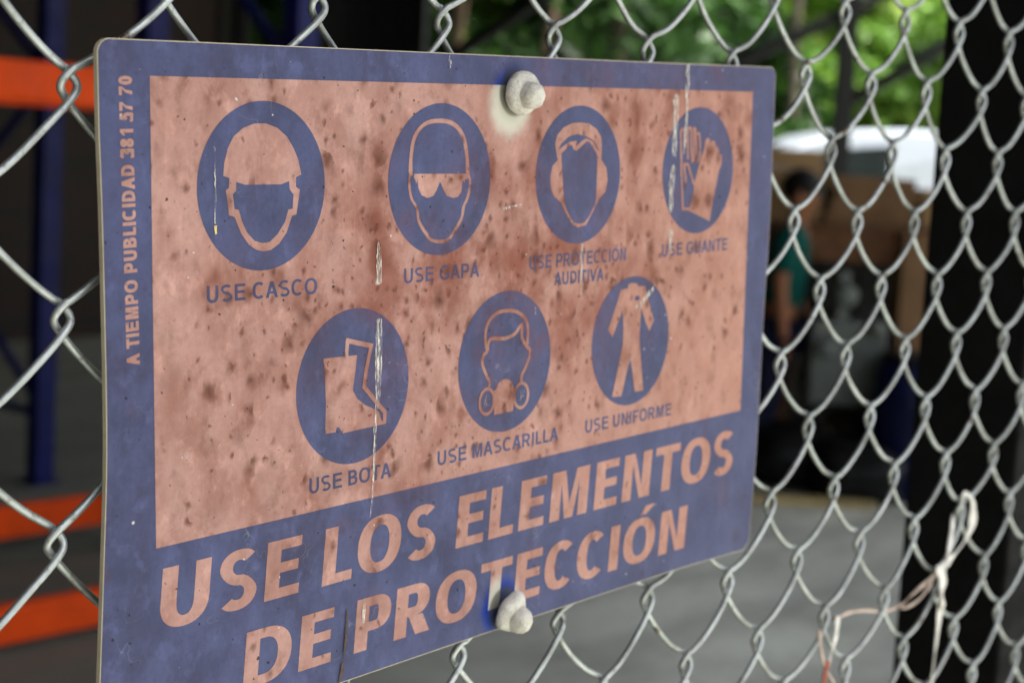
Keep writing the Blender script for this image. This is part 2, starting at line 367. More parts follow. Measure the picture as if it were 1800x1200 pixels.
# ------------------------------------------------------------------ the sign
sign = thing('safety_sign', 'faded blue and pink plastic safety sign bolted on the chain link fence', 'sign')
a = Vector((.99874, .007735, .049579)); n_ = Vector((.007505, -.99996, .004813)); b = n_.cross(a).normalized()
sign.matrix_world = Matrix(((a.x, b.x, n_.x, .426712), (a.y, b.y, n_.y, .556993), (a.z, b.z, n_.z, 1.64338), (0, 0, 0, 1)))
MM = .001
def fan(name, polys, z, mat, parent):
    """polys: list of (outer, [holes]) in mm; z in mm; gives one flat sheet"""
    V, F = [], []
    for outer, holes in polys:
        loops = [[Vector((x, y, 0)) for x, y in l] for l in [outer] + list(holes)]
        flat = [p for l in loops for p in l]; o = len(V)
        V += [(p.x * MM, p.y * MM, z * MM) for p in flat]
        for tr in tessellate_polygon(loops):
            p = [flat[i] for i in tr]
            ar = (p[1] - p[0]).cross(p[2] - p[0]).z
            if abs(ar) < 1e-7: continue
            F.append(tuple(o + i for i in (tr if ar > 0 else tr[::-1])))
    return mesh(name, V, F, mat, parent)
def smoothp(p, m=4):
    P = np.array(p, float); n = len(P); out = []
    for i in range(n):
        p0, p1, p2, p3 = P[i - 1], P[i], P[(i + 1) % n], P[(i + 2) % n]
        for tt in np.arange(m) / m:
            out.append(tuple(.5 * ((2 * p1) + (-p0 + p2) * tt + (2 * p0 - 5 * p1 + 4 * p2 - p3) * tt * tt + (-p0 + 3 * p1 - 3 * p2 + p3) * tt ** 3)))
    return out
edge = [(-25.7, -90), (-24.4, -59.6), (-25.2, -30), (-25.6, -9)] 
left = [(-31, -278), (-29, -245), (-26.3, -198), (-24.3, -160), (-23.8, -125), (-24.4, -60), (-25.4, -20.5)]
left = [tuple(p) for p in catmull(left, 4)]
def corner(cx, cy, r, a0, a1): return [(cx + r * cos(radians(a0 + (a1 - a0) * k / 8)), cy + r * sin(radians(a0 + (a1 - a0) * k / 8))) for k in range(9)]
outline = left + corner(-19.6, 8.2, 6, 180, 90)[0:] 
outline = [p for p in outline if not (p[1] > -20 and p[1] < 3 and p[0] < -40)]
outline += [(106, 14.4), (374, 14.8)] + corner(468.5, 9.0, 6.2, 90, 0) + [tuple(p) for p in catmull([(474.8, 5), (475, -83), (472.6, -130), (470.9, -200), (469.8, -232), (466.4, -270)], 4)]
outline += corner(456.5, -275.5, 9.8, -5, -95) + [(392, -283), (249, -281.4), (108, -281)] + corner(-25, -275, 6, 270, 200)
def inset(p, d):
    P = [Vector(q) for q in p]; n = len(P); out = []
    area = sum(P[i].cross(P[(i + 1) % n]) for i in range(n)) if hasattr(P[0], 'cross') else 0
    for i in range(n):
        e1 = (P[i] - P[i - 1]); e2 = (P[(i + 1) % n] - P[i])
        if e1.length < 1e-4 or e2.length < 1e-4: continue
        e1.normalize(); e2.normalize(); t_ = e1 + e2; t_.normalize(); nn = Vector((t_.y, -t_.x))   # outline is clockwise -> inside is to the right
        out.append(tuple(P[i] + nn * d))
    return out
bm = bmesh.new()
fr = [bm.verts.new((x * MM, y * MM, -.0001)) for x, y in outline]; bk = [bm.verts.new((x * MM, y * MM, -.0025)) for x, y in outline]
bm.faces.new(fr); bm.faces.new(bk[::-1])
for i in range(len(fr)): bm.faces.new((fr[i], bk[i], bk[(i + 1) % len(fr)], fr[(i + 1) % len(fr)]))
from_bm('panel', bm, m_core, sign)
fan('blue_print', [(inset(outline, .4), [])], 0, m_ink, sign)
fan('pink_background', [([(-.4, 0), (449.3, 0), (449.3, -194.6), (.2, -194.6)], [])], .09, m_pink, sign)

ICON = {"casco_out":[[37.2,-40.8],[37.7,-35.4],[39.8,-29.1],[42.9,-24.3],[48.2,-20.8],[54.5,-18.9],[61.0,-18.9],[67.5,-20.8],[73.0,-24.5],[76.9,-29.5],[79.7,-34.5],[81.6,-41.1],[78.4,-42.3],[78.4,-46.5],[80.8,-47.8],[79.5,-54.4],[78.8,-58.6],[76.1,-59.1],[73.0,-66.2],[68.6,-71.0],[63.6,-73.5],[59.5,-73.8],[55.5,-73.0],[51.2,-70.5],[46.9,-65.4],[43.3,-58.3],[40.2,-57.4],[39.7,-53.0],[38.5,-46.9],[40.2,-45.8],[40.6,-41.7]],"casco_in":[[44.2,-43.5],[49.1,-44.8],[69.7,-45.2],[74.3,-43.9],[74.7,-47.6],[76.9,-49.8],[76.4,-56.0],[73.9,-56.3],[71.9,-61.6],[67.5,-66.8],[63.1,-69.9],[59.0,-70.2],[54.4,-69.0],[50.1,-65.1],[47.5,-60.5],[45.6,-55.4],[43.3,-54.9],[42.3,-48.7],[44.2,-47.1]],"gafa_out":[[150.0,-43.6],[150.3,-35.6],[151.9,-26.8],[155.9,-21.2],[162.3,-17.6],[170.6,-16.6],[179.2,-17.4],[186.0,-20.9],[190.5,-27.1],[192.6,-36.3],[193.4,-43.8],[194.4,-46.3],[194.2,-51.3],[192.5,-56.3],[190.6,-58.7],[189.5,-62.9],[187.7,-67.0],[181.6,-73.4],[178.0,-76.1],[171.8,-76.4],[165.7,-75.0],[162.1,-72.0],[156.6,-65.6],[155.3,-59.1],[151.7,-54.9],[149.9,-49.2]],"gafa_in":[[152.7,-42.8],[152.6,-35.6],[154.0,-27.6],[157.9,-22.1],[163.5,-19.4],[170.7,-18.7],[178.0,-19.4],[184.2,-22.5],[188.0,-27.9],[190.1,-36.2],[190.7,-43.7],[192.9,-46.3],[192.4,-51.3],[190.6,-55.8],[188.1,-59.5],[187.4,-63.6],[185.2,-66.9],[179.7,-72.9],[177.3,-74.4],[171.8,-74.7],[166.3,-73.6],[163.3,-70.4],[158.1,-64.5],[156.9,-58.7],[153.3,-54.5],[151.6,-49.3],[151.6,-43.6]],"gafa_glass":[[153.5,-42.5],[192.8,-43.3],[192.8,-44.6],[191.0,-46.2],[189.7,-45.8],[189.5,-47.8],[188.5,-46.2],[187.9,-47.0],[187.3,-51.9],[184.9,-54.4],[181.2,-54.8],[176.9,-53.7],[174.4,-50.7],[172.2,-47.0],[171.5,-47.0],[169.5,-50.6],[167.1,-53.4],[163.0,-54.2],[158.8,-52.7],[156.7,-49.4],[155.9,-45.3],[155.1,-47.3],[154.5,-45.3],[153.6,-44.5]],"oido_out":[[259.8,-29.4],[261.8,-24.6],[266.6,-21.0],[273.8,-18.8],[281.0,-18.4],[288.4,-19.0],[295.3,-22.0],[299.2,-26.1],[300.2,-31.6],[299.8,-38.0],[304.6,-42.6],[306.1,-49.1],[304.4,-55.5],[299.2,-59.0],[297.0,-61.7],[291.3,-68.8],[287.8,-72.8],[280.4,-73.8],[275.9,-71.8],[269.8,-65.2],[266.0,-60.1],[260.2,-56.8],[257.1,-52.3],[256.5,-46.1],[258.1,-40.8],[262.7,-37.4],[261.8,-36.5]],"oido_crescent":[[262.5,-32.5],[265.5,-29.0],[271.1,-25.8],[278.3,-24.4],[285.7,-25.6],[293.3,-28.3],[297.7,-32.9],[295.8,-32.4],[293.4,-29.2],[289.5,-26.8],[285.8,-26.7],[281.5,-28.7],[277.4,-30.9],[278.2,-27.9],[271.3,-28.6],[265.6,-31.2]],"oido_face":[[265.6,-37.4],[265.4,-34.3],[271.3,-30.8],[274.2,-30.2],[275.5,-32.4],[278.0,-33.3],[282.3,-31.1],[286.6,-28.3],[288.8,-28.5],[292.0,-31.5],[295.4,-34.7],[296.3,-37.9],[296.2,-58.9],[295.5,-61.6],[289.8,-68.8],[286.2,-71.5],[280.3,-71.8],[276.6,-70.5],[270.5,-63.4],[268.4,-58.9]],"guante_solid":[[384.7,-68.8],[389.4,-59.1],[389.5,-53.2],[393.4,-44.4],[396.5,-37.5],[398.9,-33.6],[399.8,-28.7],[402.0,-26.9],[404.4,-28.2],[404.6,-30.7],[407.0,-28.7],[409.9,-29.3],[410.4,-31.7],[413.2,-32.3],[414.4,-36.8],[417.7,-37.3],[417.5,-42.8],[415.4,-45.8],[413.6,-51.8],[409.8,-63.7],[407.0,-75.9]],"guante_line0":[[384.7,-67.8],[378.6,-67.6],[376.1,-47.0],[374.0,-23.2],[375.7,-21.9],[377.6,-23.2],[378.3,-32.4]],"guante_line1":[[382.2,-39.3],[380.8,-22.2],[382.7,-21.0],[384.5,-22.2],[385.1,-32.5],[386.7,-41.3]],"guante_line2":[[388.2,-40.8],[387.1,-21.9],[388.8,-22.2],[391.4,-41.4]],"guante_line3":[[392.8,-40.9],[394.2,-37.5],[394.0,-29.6],[392.8,-24.9],[390.4,-24.3]],"guante_line4":[[381.4,-54.9],[378.4,-42.1],[382.4,-42.2],[385.7,-48.1],[389.0,-53.6]],"bota_solid":[[95.4,-124.6],[116.8,-125.2],[115.7,-132.7],[114.1,-141.3],[117.0,-145.7],[122.6,-149.6],[129.4,-152.5],[131.5,-154.0],[132.9,-157.7],[134.4,-159.2],[136.7,-160.1],[107.7,-160.8],[105.5,-157.8],[103.9,-157.4],[103.3,-159.7],[96.6,-159.5],[97.0,-146.3],[96.5,-135.2]],"bota_line":[[109.8,-125.2],[110.4,-117.9],[125.9,-121.8],[122.8,-132.6],[121.4,-140.6],[129.4,-148.8],[135.4,-154.5],[135.2,-159.6]],"masc_line0":[[208.9,-132.6],[207.6,-128.8],[207.4,-123.9],[209.4,-118.3],[216.1,-114.1],[225.0,-113.6],[232.7,-115.2],[238.7,-119.2],[241.1,-125.4],[240.3,-133.6]],"masc_line1":[[209.2,-133.1],[210.0,-128.2],[213.4,-126.9],[222.8,-127.7],[230.5,-126.0],[235.8,-121.9],[236.1,-128.3],[239.8,-133.3],[242.9,-135.7],[242.6,-139.1],[239.5,-144.7],[236.6,-148.6],[236.5,-152.0]],"masc_line2":[[209.2,-132.9],[205.7,-135.2],[205.4,-139.3],[208.2,-144.5],[210.6,-148.1],[210.9,-151.5]],"masc_nose":[[214.7,-154.4],[216.6,-153.0],[218.4,-149.9],[223.5,-148.8],[228.0,-150.6],[229.7,-153.3],[230.1,-156.3],[230.0,-166.4],[215.1,-166.4]],"masc_rings":[[209.2,-158.7],[236.4,-158.9],[214.6,-158.7],[209.0,-151.2]],"suit":[[321.0,-110.1],[327.9,-109.7],[327.8,-107.8],[330.9,-107.0],[336.5,-107.7],[337.3,-109.4],[344.1,-109.6],[347.6,-117.8],[353.6,-130.1],[349.3,-135.8],[345.5,-130.2],[340.8,-121.9],[339.8,-138.9],[345.4,-169.5],[336.9,-169.3],[334.1,-156.8],[331.7,-149.4],[328.6,-157.8],[324.4,-170.3],[315.7,-169.6],[321.4,-151.2],[324.3,-140.7],[324.6,-132.5],[323.4,-121.6],[314.5,-135.8],[310.3,-131.6],[318.3,-116.3]],"suit_pocket":[[334.5,-114.7],[338.7,-114.8],[338.8,-117.3],[334.6,-117.2]],"sc":[[[32.1,-28.5],[32.7,-28.5],[33.2,-45.6],[32.8,-61.1],[31.9,-61.0],[32.3,-45.6]],[[31.6,-61.7],[33.4,-61.4],[33.7,-65.2],[32.2,-65.6]],[[129.3,-73.4],[131.5,-74.8],[133.2,-85.6],[132.9,-92.8],[127.6,-93.2],[128.3,-85.3]],[[128.5,-109.8],[133.5,-109.7],[133.7,-131.4],[132.4,-144.9],[129.8,-155.4],[128.3,-155.2],[127.6,-130.8]],[[128.3,-155.2],[130.2,-155.5],[129.7,-174.6],[128.3,-190.9],[125.8,-203.7],[125.0,-203.6],[126.8,-190.7],[127.4,-174.3]],[[122.7,-239.9],[123.6,-245.6],[122.9,-255.3],[120.6,-254.8],[121.3,-245.1]],[[364.5,-3.2],[371.2,-2.2],[371.7,-19.8],[369.9,-37.5],[365.4,-37.4],[364.9,-19.8]],[[364.5,-42.2],[369.6,-42.3],[369.8,-55.2],[368.3,-68.8],[364.3,-68.6],[363.0,-55.0]],[[364.3,-78.4],[370.0,-79.3],[369.7,-83.2],[368.5,-92.6],[367.4,-92.5],[364.1,-83.6]],[[375.8,14.8],[380.4,14.9],[381.3,-0.5],[381.0,-23.0],[378.3,-36.0],[376.0,-35.9],[377.5,-13.4]],[[334.1,-121.0],[348.9,-111.5],[353.2,-109.5],[351.2,-113.3],[338.5,-123.3]],[[176.5,14.1],[177.7,14.1],[179.0,9.6],[177.8,6.3],[176.6,9.5]],[[218.9,-60.6],[222.0,-60.2],[233.1,-59.4],[233.2,-60.0],[221.1,-61.9],[219.4,-62.9]],[[245.0,-113.6],[246.9,-113.8],[247.0,-117.3],[245.6,-117.2]],[[283.2,-83.1],[285.2,-83.2],[285.4,-110.8],[283.9,-110.7]]]}
def stroke(pts, w, close=False):
    """flat ribbon with mitred joints, as an outline polygon"""
    P = [Vector(p) for p in pts]; n = len(P); L, R = [], []
    for i in range(n):
        if close: e1 = (P[i] - P[i - 1]).normalized(); e2 = (P[(i + 1) % n] - P[i]).normalized()
        else:
            e1 = (P[i] - P[i - 1]).normalized() if i else (P[1] - P[0]).normalized(); e2 = (P[i + 1] - P[i]).normalized() if i < n - 1 else e1
        t_ = (e1 + e2).normalized(); nn = Vector((-t_.y, t_.x)); c = max(.5, nn.dot(Vector((-e1.y, e1.x))))
        L.append(tuple(P[i] + nn * w / c)); R.append(tuple(P[i] - nn * w / c))
    return (L, [R]) if close else (L + R[::-1], [])
def ribbon(name, lst, z, mat, parent):
    V, F = [], []
    for pts, w, sm in lst:
        if sm: pts = [tuple(p) for p in catmull(pts, 4)]
        out, _ = stroke(pts, w); n = len(out) // 2; o = len(V)
        V += [(x * MM, y * MM, z * MM) for x, y in out]
        for i in range(n - 1): F.append((o + i, o + 2 * n - 1 - i, o + 2 * n - 2 - i, o + i + 1))
        z += .012
    return mesh(name, V, F, mat, parent)
CIR = {'helmet': (59.5, -45.7), 'goggles': (172.7, -45.7), 'ear_protection': (281, -46), 'gloves': (393.9, -46), 'boots': (115.2, -139.7), 'mask': (223.7, -139.8), 'overalls': (332.4, -139.8)}
disc = {}
for nm, (cx, cy) in CIR.items():
    o = fan('pictogram_disc', [([(cx + 36.4 * cos(2 * pi * k / 96), cy + 36.4 * sin(2 * pi * k / 96)) for k in range(96)], [])], .18, m_ink, sign)
    o['label'] = 'round blue pictogram of ' + {'helmet': 'a head in a hard hat', 'goggles': 'a head in safety goggles', 'ear_protection': 'a head in ear defenders', 'gloves': 'a pair of gloves', 'boots': 'a pair of boots', 'mask': 'a head in a double filter mask', 'overalls': 'a work overall'}[nm]
    disc[nm] = o
def ring(name, cx, cy, R, w, z, mat):
    V, F = [], []
    for k in range(96):
        c, s = cos(2 * pi * k / 96), sin(2 * pi * k / 96); V += [((cx + R * c) * MM, (cy + R * s) * MM, z * MM), ((cx + (R + w) * c) * MM, (cy + (R + w) * s) * MM, z * MM)]
        F.append((2 * k, 2 * k + 1, (2 * k + 3) % 192, (2 * k + 2) % 192))
    return mesh(name, V, F, mat, None)
A, Bz, Cz = .27, .36, .40
d = disc['helmet']; fan('hard_hat_outline', [(ICON['casco_out'], [])], A, m_pink, d); fan('face', [(ICON['casco_in'], [])], Bz, m_ink, d)
d = disc['goggles']; fan('head_outline', [(smoothp(ICON['gafa_out'], 3), [])], A, m_pink, d); fan('face', [(smoothp(ICON['gafa_in'], 3), [])], Bz, m_ink, d); fan('goggles', [(ICON['gafa_glass'], [])], Cz + .04, m_pink, d)
d = disc['ear_protection']; fan('head_outline', [(ICON['oido_out'], [])], A, m_pink, d); fan('hair_gap', [(ICON['oido_crescent'], [])], Bz, m_ink, d); fan('face', [(ICON['oido_face'], [])], Bz + .02, m_ink, d)
d = disc['gloves']; fan('glove', [(ICON['guante_solid'], [])], A, m_pink, d); ribbon('glove_outline', [(ICON['guante_line%d' % i], .85, False) for i in range(5)], Bz, m_pink, d)
d = disc['boots']; fan('boot', [(ICON['bota_solid'], [])], A, m_pink, d); ribbon('boot_outline', [(ICON['bota_line'], 1.15, False)], Bz, m_pink, d)
d = disc['mask']; ribbon('head_outline', [(ICON['masc_line%d' % i], .95, True) for i in range(3)], A, m_pink, d); fan('mask_body', [(smoothp(ICON['masc_nose'][:7], 3)[:-3] + ICON['masc_nose'][7:], [])], Bz, m_pink, d)
for cx, cy in ICON['masc_rings'][:2]:
    el = lambda rx, ry, n=40: [(cx + rx * cos(2 * pi * k / n), cy + ry * sin(2 * pi * k / n)) for k in range(n)]
    fan('filter', [(el(6.5, 7.3), [])], Cz + .02, m_pink, d); fan('filter_face', [(el(4.7, 5.6), [])], Cz + .08, m_ink, d)
    ribbon('hatch', [([(cx + q - .8, cy - 2.6), (cx + q + .8, cy + 2.8)], .09, False) for q in (-1.5, 0, 1.5)], Cz + .12, m_scr, d)
d = disc['overalls']; fan('overall', [(ICON['suit'], [])], A, m_pink, d); fan('pocket', [(ICON['suit_pocket'], [])], Bz, m_ink, d)

# lettering: each glyph is built from outline polygons in units of its cap height
def arc(cx, cy, rx, ry, a0, a1, n=14, p=2.25):
    out = []
    for k in range(n + 1):
        q = radians(a0 + (a1 - a0) * k / n); c, s = cos(q), sin(q)
        out.append((cx + rx * math.copysign(abs(c) ** (2 / p), c), cy + ry * math.copysign(abs(s) ** (2 / p), s)))
    return out
def pen(pts, a, b):
    P = [Vector(p) for p in catmull(pts, 4)]; n = len(P); L, R = [], []
    for i in range(n):
        t_ = (P[min(i + 1, n - 1)] - P[max(i - 1, 0)]).normalized(); nn = Vector((-t_.y, t_.x)); k = sqrt((nn.x * a) ** 2 + (nn.y * b) ** 2)
        L.append(P[i] + nn * k); R.append(P[i] - nn * k)
    return [[tuple(L[i]), tuple(R[i]), tuple(R[i + 1]), tuple(L[i + 1])] for i in range(n - 1)]
def strip(o, i): return [([o[k], i[k], i[k + 1], o[k + 1]], []) for k in range(len(o) - 1)]
def glyph(ch, W, a, b):
    s, h = 2 * a, 2 * b
    if ch == 'E': return [([(0, 0), (0, 1), (W, 1), (W, 1 - h), (s, 1 - h), (s, .5 + b + .02), (W * .94, .5 + b + .02), (W * .94, .5 - b + .02), (s, .5 - b + .02), (s, h), (W, h), (W, 0)], [])]
    if ch == 'F': return [([(0, 0), (0, 1), (W, 1), (W, 1 - h), (s, 1 - h), (s, .5 + b), (W * .88, .5 + b), (W * .88, .5 - b), (s, .5 - b), (s, 0)], [])]
    if ch == 'L': return [([(0, 0), (0, 1), (s, 1), (s, h), (W, h), (W, 0)], [])]
    if ch == 'T': return [([(W / 2 - a, 0), (W / 2 - a, 1 - h), (0, 1 - h), (0, 1), (W, 1), (W, 1 - h), (W / 2 + a, 1 - h), (W / 2 + a, 0)], [])]
    if ch == 'I': return [([(0, 0), (0, 1), (s, 1), (s, 0)], [])]
    if ch == 'N': return [([(0, 0), (0, 1), (2.3 * a, 1), (W - s, .27), (W - s, 1), (W, 1), (W, 0), (W - 2.3 * a, 0), (s, .73), (s, 0)], [])]
    if ch == 'M': return [([(0, 0), (0, 1), (2.7 * a, 1), (W / 2, .30), (W - 2.7 * a, 1), (W, 1), (W, 0), (W - s, 0), (W - s, .74), (W / 2 + .85 * a, 0), (W / 2 - .85 * a, 0), (s, .74), (s, 0)], [])]
    if ch in 'AV':
        m = W / 2; q = 1.1 * a; e = lambda y: 2.2 * a + (m - q) * y; yc = .24; ya = (m - 2.2 * a) / (m - q); y2 = yc + h
        if ch == 'A': return [([(0, 0), (m - q, 1), (m + q, 1), (W, 0), (W - 2.2 * a, 0), (W - e(yc), yc), (e(yc), yc), (2.2 * a, 0)], [[(e(y2), y2), (W - e(y2), y2), (m, ya)]])]
        return [([(0, 1), (2.2 * a, 1), (m, 1 - ya), (W - 2.2 * a, 1), (W, 1), (m + q, 0), (m - q, 0)], [])]
    if ch in 'OÓ':
        o = arc(W / 2, .5, W / 2, .515, 0, 360, 44); i = arc(W / 2, .5, W / 2 - s, .515 - h, 0, 360, 44); r = strip(o, i)
        if ch == 'Ó': r.append(([(W * .47, 1.08), (W * .62, 1.27), (W * .62 + 2.2 * a, 1.27), (W * .47 + 1.2 * a, 1.08)], []))
        return r
    if ch == '0': return strip(arc(W / 2, .5, W / 2, .51, 0, 360, 36), arc(W / 2, .5, W / 2 - s, .51 - h, 0, 360, 36))
    if ch in 'CG':
        a0, a1 = (46, 314) if ch == 'C' else (42, 318)
        rx = W / 2 * 1.04; r = strip(arc(rx, .5, rx, .515, a0, a1, 34), arc(rx, .5, rx - s, .515 - h, a0 + 4, a1 - 4, 34))
        if ch == 'G': r.append(([(W - s * .95, .13), (W - s * .95, .52 - h), (W * .55, .52 - h), (W * .55, .52), (W, .52), (W, .13)], []))
        return r
    if ch == 'U':
        ry = min(.40, W / 2); o = [(0, 1)] + arc(W / 2, ry, W / 2, ry + .015, 180, 360, 20) + [(W, 1)]; i = [(s, 1)] + arc(W / 2, ry, W / 2 - s, ry + .015 - h, 180, 360, 20) + [(W - s, 1)]
        return strip(o, i)
    if ch == 'D':
        r = W * .58; return [([(0, 0), (0, 1)] + arc(W - r, .5, r, .5, 90, -90, 18), [[(s, h), (s, 1 - h)] + arc(W - r, .5, r - s, .5 - h, 90, -90, 18)])]
    if ch in 'PR':
        ym = .44 if ch == 'P' else .47; rr = (1 - ym + b) / 2; cy = 1 - rr; rx = W * .42; WW = W if ch == 'P' else W * .94
        y0 = 1 - 2 * rr
        bowl = arc(WW - rx, cy, rx, rr, 90, -90, 14)
        hole = [(s, y0 + h), (s, 1 - h)] + arc(WW - rx, cy, rx - s, rr - h, 90, -90, 12)
        if ch == 'P': return [([(0, 0), (0, 1)] + bowl + [(s, y0), (s, 0)], [hole])]
        return [([(0, 0), (0, 1)] + bowl + [(W * .60 + a, y0), (W, 0), (W - 2.35 * a, 0), (W * .58 - 1.2 * a, y0), (s, y0), (s, 0)], [hole])]
    if ch == 'B':
        y1 = .52; t1 = arc(W * .93 - W * .4, (1 + y1 - b) / 2, W * .4, (1 - y1 + b) / 2, 90, -60, 10); t2 = arc(W - W * .42, (y1 + b) / 2, W * .42, (y1 + b) / 2, 68, -90, 12)
        h1 = [(s, y1 + b), (s, 1 - h)] + arc(W * .93 - W * .4, (1 - h + y1 + b) / 2, W * .4 - s, (1 - h - y1 - b) / 2, 90, -90, 10)
        h2 = [(s, h), (s, y1 - b)] + arc(W - W * .42, (y1 - b + h) / 2, W * .42 - s, (y1 - b - h) / 2, 90, -90, 10)
        return [([(0, 0), (0, 1)] + t1 + t2, [h1, h2])]
    if ch == 'S':
        a *= .86; rx = W / 2 - a; ry = (1.02 - b - .505) / 2; o, ii = [], []
        def el(cy, q, k): c_, s_ = cos(q), sin(q); return (W / 2 + (rx + k * a) * math.copysign(abs(c_) ** .9, c_), cy + (ry + k * b) * math.copysign(abs(s_) ** .9, s_))
        for k in range(21): q = radians(40 + (270 - 40) * k / 20); o.append(el(1.01 - b - ry, q, 1)); ii.append(el(1.01 - b - ry, q, -1))
        for k in range(1, 21): q = radians(90 - (90 + 140) * k / 20); o.append(el(b - .01 + ry, q, -1)); ii.append(el(b - .01 + ry, q, 1))
        sk = lambda p: (p[0], p[1] - .16 * (p[0] - W / 2) / W * math.exp(-((p[1] - .5) / .17) ** 2))
        return strip([sk(p) for p in o], [sk(p) for p in ii])
    if ch == '3': return [(q, []) for q in pen([(a * .9, .77), (W * .2, .92), (W * .5, 1 - b), (W * .84, .9), (W - a * 1.2, .755), (W * .82, .6), (W * .42, .53)], a, b)] + [(q, []) for q in pen([(W * .42, .53), (W * .85, .45), (W - a, .28), (W * .82, .1), (W * .48, b), (W * .16, .09), (a * .9, .24)], a, b)]
    if ch == '5': return [([(W * .14, .5), (W * .24, 1), (W * .93, 1), (W * .93, 1 - h), (W * .38, 1 - h), (W * .33, .5)], [])] + [(q, []) for q in pen([(W * .2, .50), (W * .42, .62), (W * .7, .60), (W - a, .42), (W - a, .26), (W * .78, .09), (W * .45, b), (W * .15, .1), (a * .8, .24)], a, b)]
    if ch == '8': return strip(arc(W / 2, .745, W / 2 * .92, .26, 0, 360, 28), arc(W / 2, .745, W / 2 * .92 - s, .26 - h, 0, 360, 28)) + strip(arc(W / 2, .27, W / 2, .275, 0, 360, 28), arc(W / 2, .27, W / 2 - s, .275 - h, 0, 360, 28))
    if ch == '1': return [([(W * .5, 0), (W * .5, .72), (W * .08, .62), (W * .08, .78), (W * .58, 1), (W * .5 + s, 1), (W * .5 + s, 0)], [])]
    if ch == '7': return [([(0, 1), (W, 1), (W, 1 - h), (W * .62, .5), (W * .48, 0), (W * .48 - s, 0), (W * .55 - s * .6, .5), (W * .72, 1 - h), (0, 1 - h)], [])]
ARIAL = dict(U=722, S=667, E=667, C=722, A=667, O=778, G=778, P=667, R=722, T=611, I=278, D=722, V=667, N=722, B=667, M=833, L=556, F=611, **{'Ó': 778, ' ': 278, '0': 556, '1': 556, '3': 556, '5': 556, '7': 556, '8': 556})
AINK = dict(U=.80, S=.78, E=.75, C=.88, A=.92, O=.96, G=.93, P=.76, R=.84, T=.78, I=.19, D=.82, V=.92, N=.78, B=.77, M=.94, L=.62, F=.68, **{'Ó': .96, '0': .66, '1': .5, '3': .66, '5': .66, '7': .66, '8': .66})
MYR = dict(E=548, L=500, M=846, N=712, T=560, O=720, S=560, U=700, D=706, P=596, R=612, C=598, I=300, A=650, **{'Ó': 720, ' ': 212})
MINK = dict(E=.66, L=.62, M=1.04, N=.84, T=.78, O=.96, S=.70, U=.84, D=.90, P=.74, R=.80, C=.80, I=.25, **{'Ó': .96})
def text(name, s, x0, y0, x1, y1, cap, a, b, z, mat, shear=0., font=(ARIAL, AINK), unit=716., vert=None):
    adv, ink = font; x = 0; pl = []; first = None
    for ch in s:
        A_ = adv[ch] / unit
        if ch != ' ':
            W = 2 * a if ch == 'I' else ink[ch]; lsb = (A_ - W) / 2
            if ch == 'L' or ch == 'E' or ch == 'P' or ch == 'F': lsb = (A_ - W) * .62
            if first is None: first = x + lsb
            pl.append((ch, x + lsb, W)); last = x + lsb + W
        x += A_
    sx = math.hypot(x1 - x0, y1 - y0) / (last - first); ux, uy = (x1 - x0), (y1 - y0); L = math.hypot(ux, uy); ux /= L; uy /= L
    vx, vy = (0, 1) if vert is None else vert
    out = []
    for ch, gx, W in pl:
        for o, hs_ in glyph(ch, W, a * (cap / sx if False else 1), b):
            f = lambda p: (x0 + ((gx - first + p[0]) * sx + p[1] * cap * shear) * ux + p[1] * cap * vx, y0 + ((gx - first + p[0]) * sx + p[1] * cap * shear) * uy + p[1] * cap * vy)
            out.append(([f(p) for p in o], [[f(p) for p in h] for h in hs_]))
    return fan(name, out, z, mat, sign)
for s_, q in (('USE CASCO', (28, -93.9, 91.4, -94.7, 7.2)), ('USE GAPA', (147.7, -94.2, 201.9, -94.6, 7.1)), ('USE PROTECCIÓN', (241.1, -93.8, 325, -94, 7.1)), ('AUDITIVA', (261.9, -103.4, 305, -103.7, 6.8)), ('USE GUANTE', (359.3, -94.2, 427.5, -94, 7.2)),
              ('USE BOTA', (86.9, -186.1, 140.2, -186.6, 7.2)), ('USE MASCARILLA', (173, -186.4, 268.4, -187.1, 7.2)), ('USE UNIFORME', (292.1, -186.8, 374, -187.5, 7.1))):
    text('caption', s_, q[0], q[1], q[2], q[3], q[4], .102, .082, .18, m_ink)
HF = dict(shear=.10, font=(MYR, MINK), unit=674.)
text('heading', 'USE', 1.0, -230.6, 80.3, -230.8, 26.6, .135, .088, .1, m_pink, **HF)
text('heading', 'LOS', 94.9, -231.3, 171.5, -231.4, 26.8, .135, .088, .1, m_pink, **HF)
text('heading', 'ELEMENTOS', 187.2, -231.3, 441.7, -232.3, 26.6, .135, .088, .1, m_pink, **HF)
text('heading', 'DE', 47.0, -268.4, 100.7, -268.6, 25.8, .135, .088, .1, m_pink, **HF)
text('heading', 'PROTECCIÓN', 115.8, -268.6, 392.4, -270.6, 25.6, .135, .088, .1, m_pink, **HF)
text('side_lettering', 'A TIEMPO PUBLICIDAD 381 57 70', -7.0, -116.2, -9.3, -.2, 6.5, .135, .115, .1, m_pink, vert=(-1, -.02))

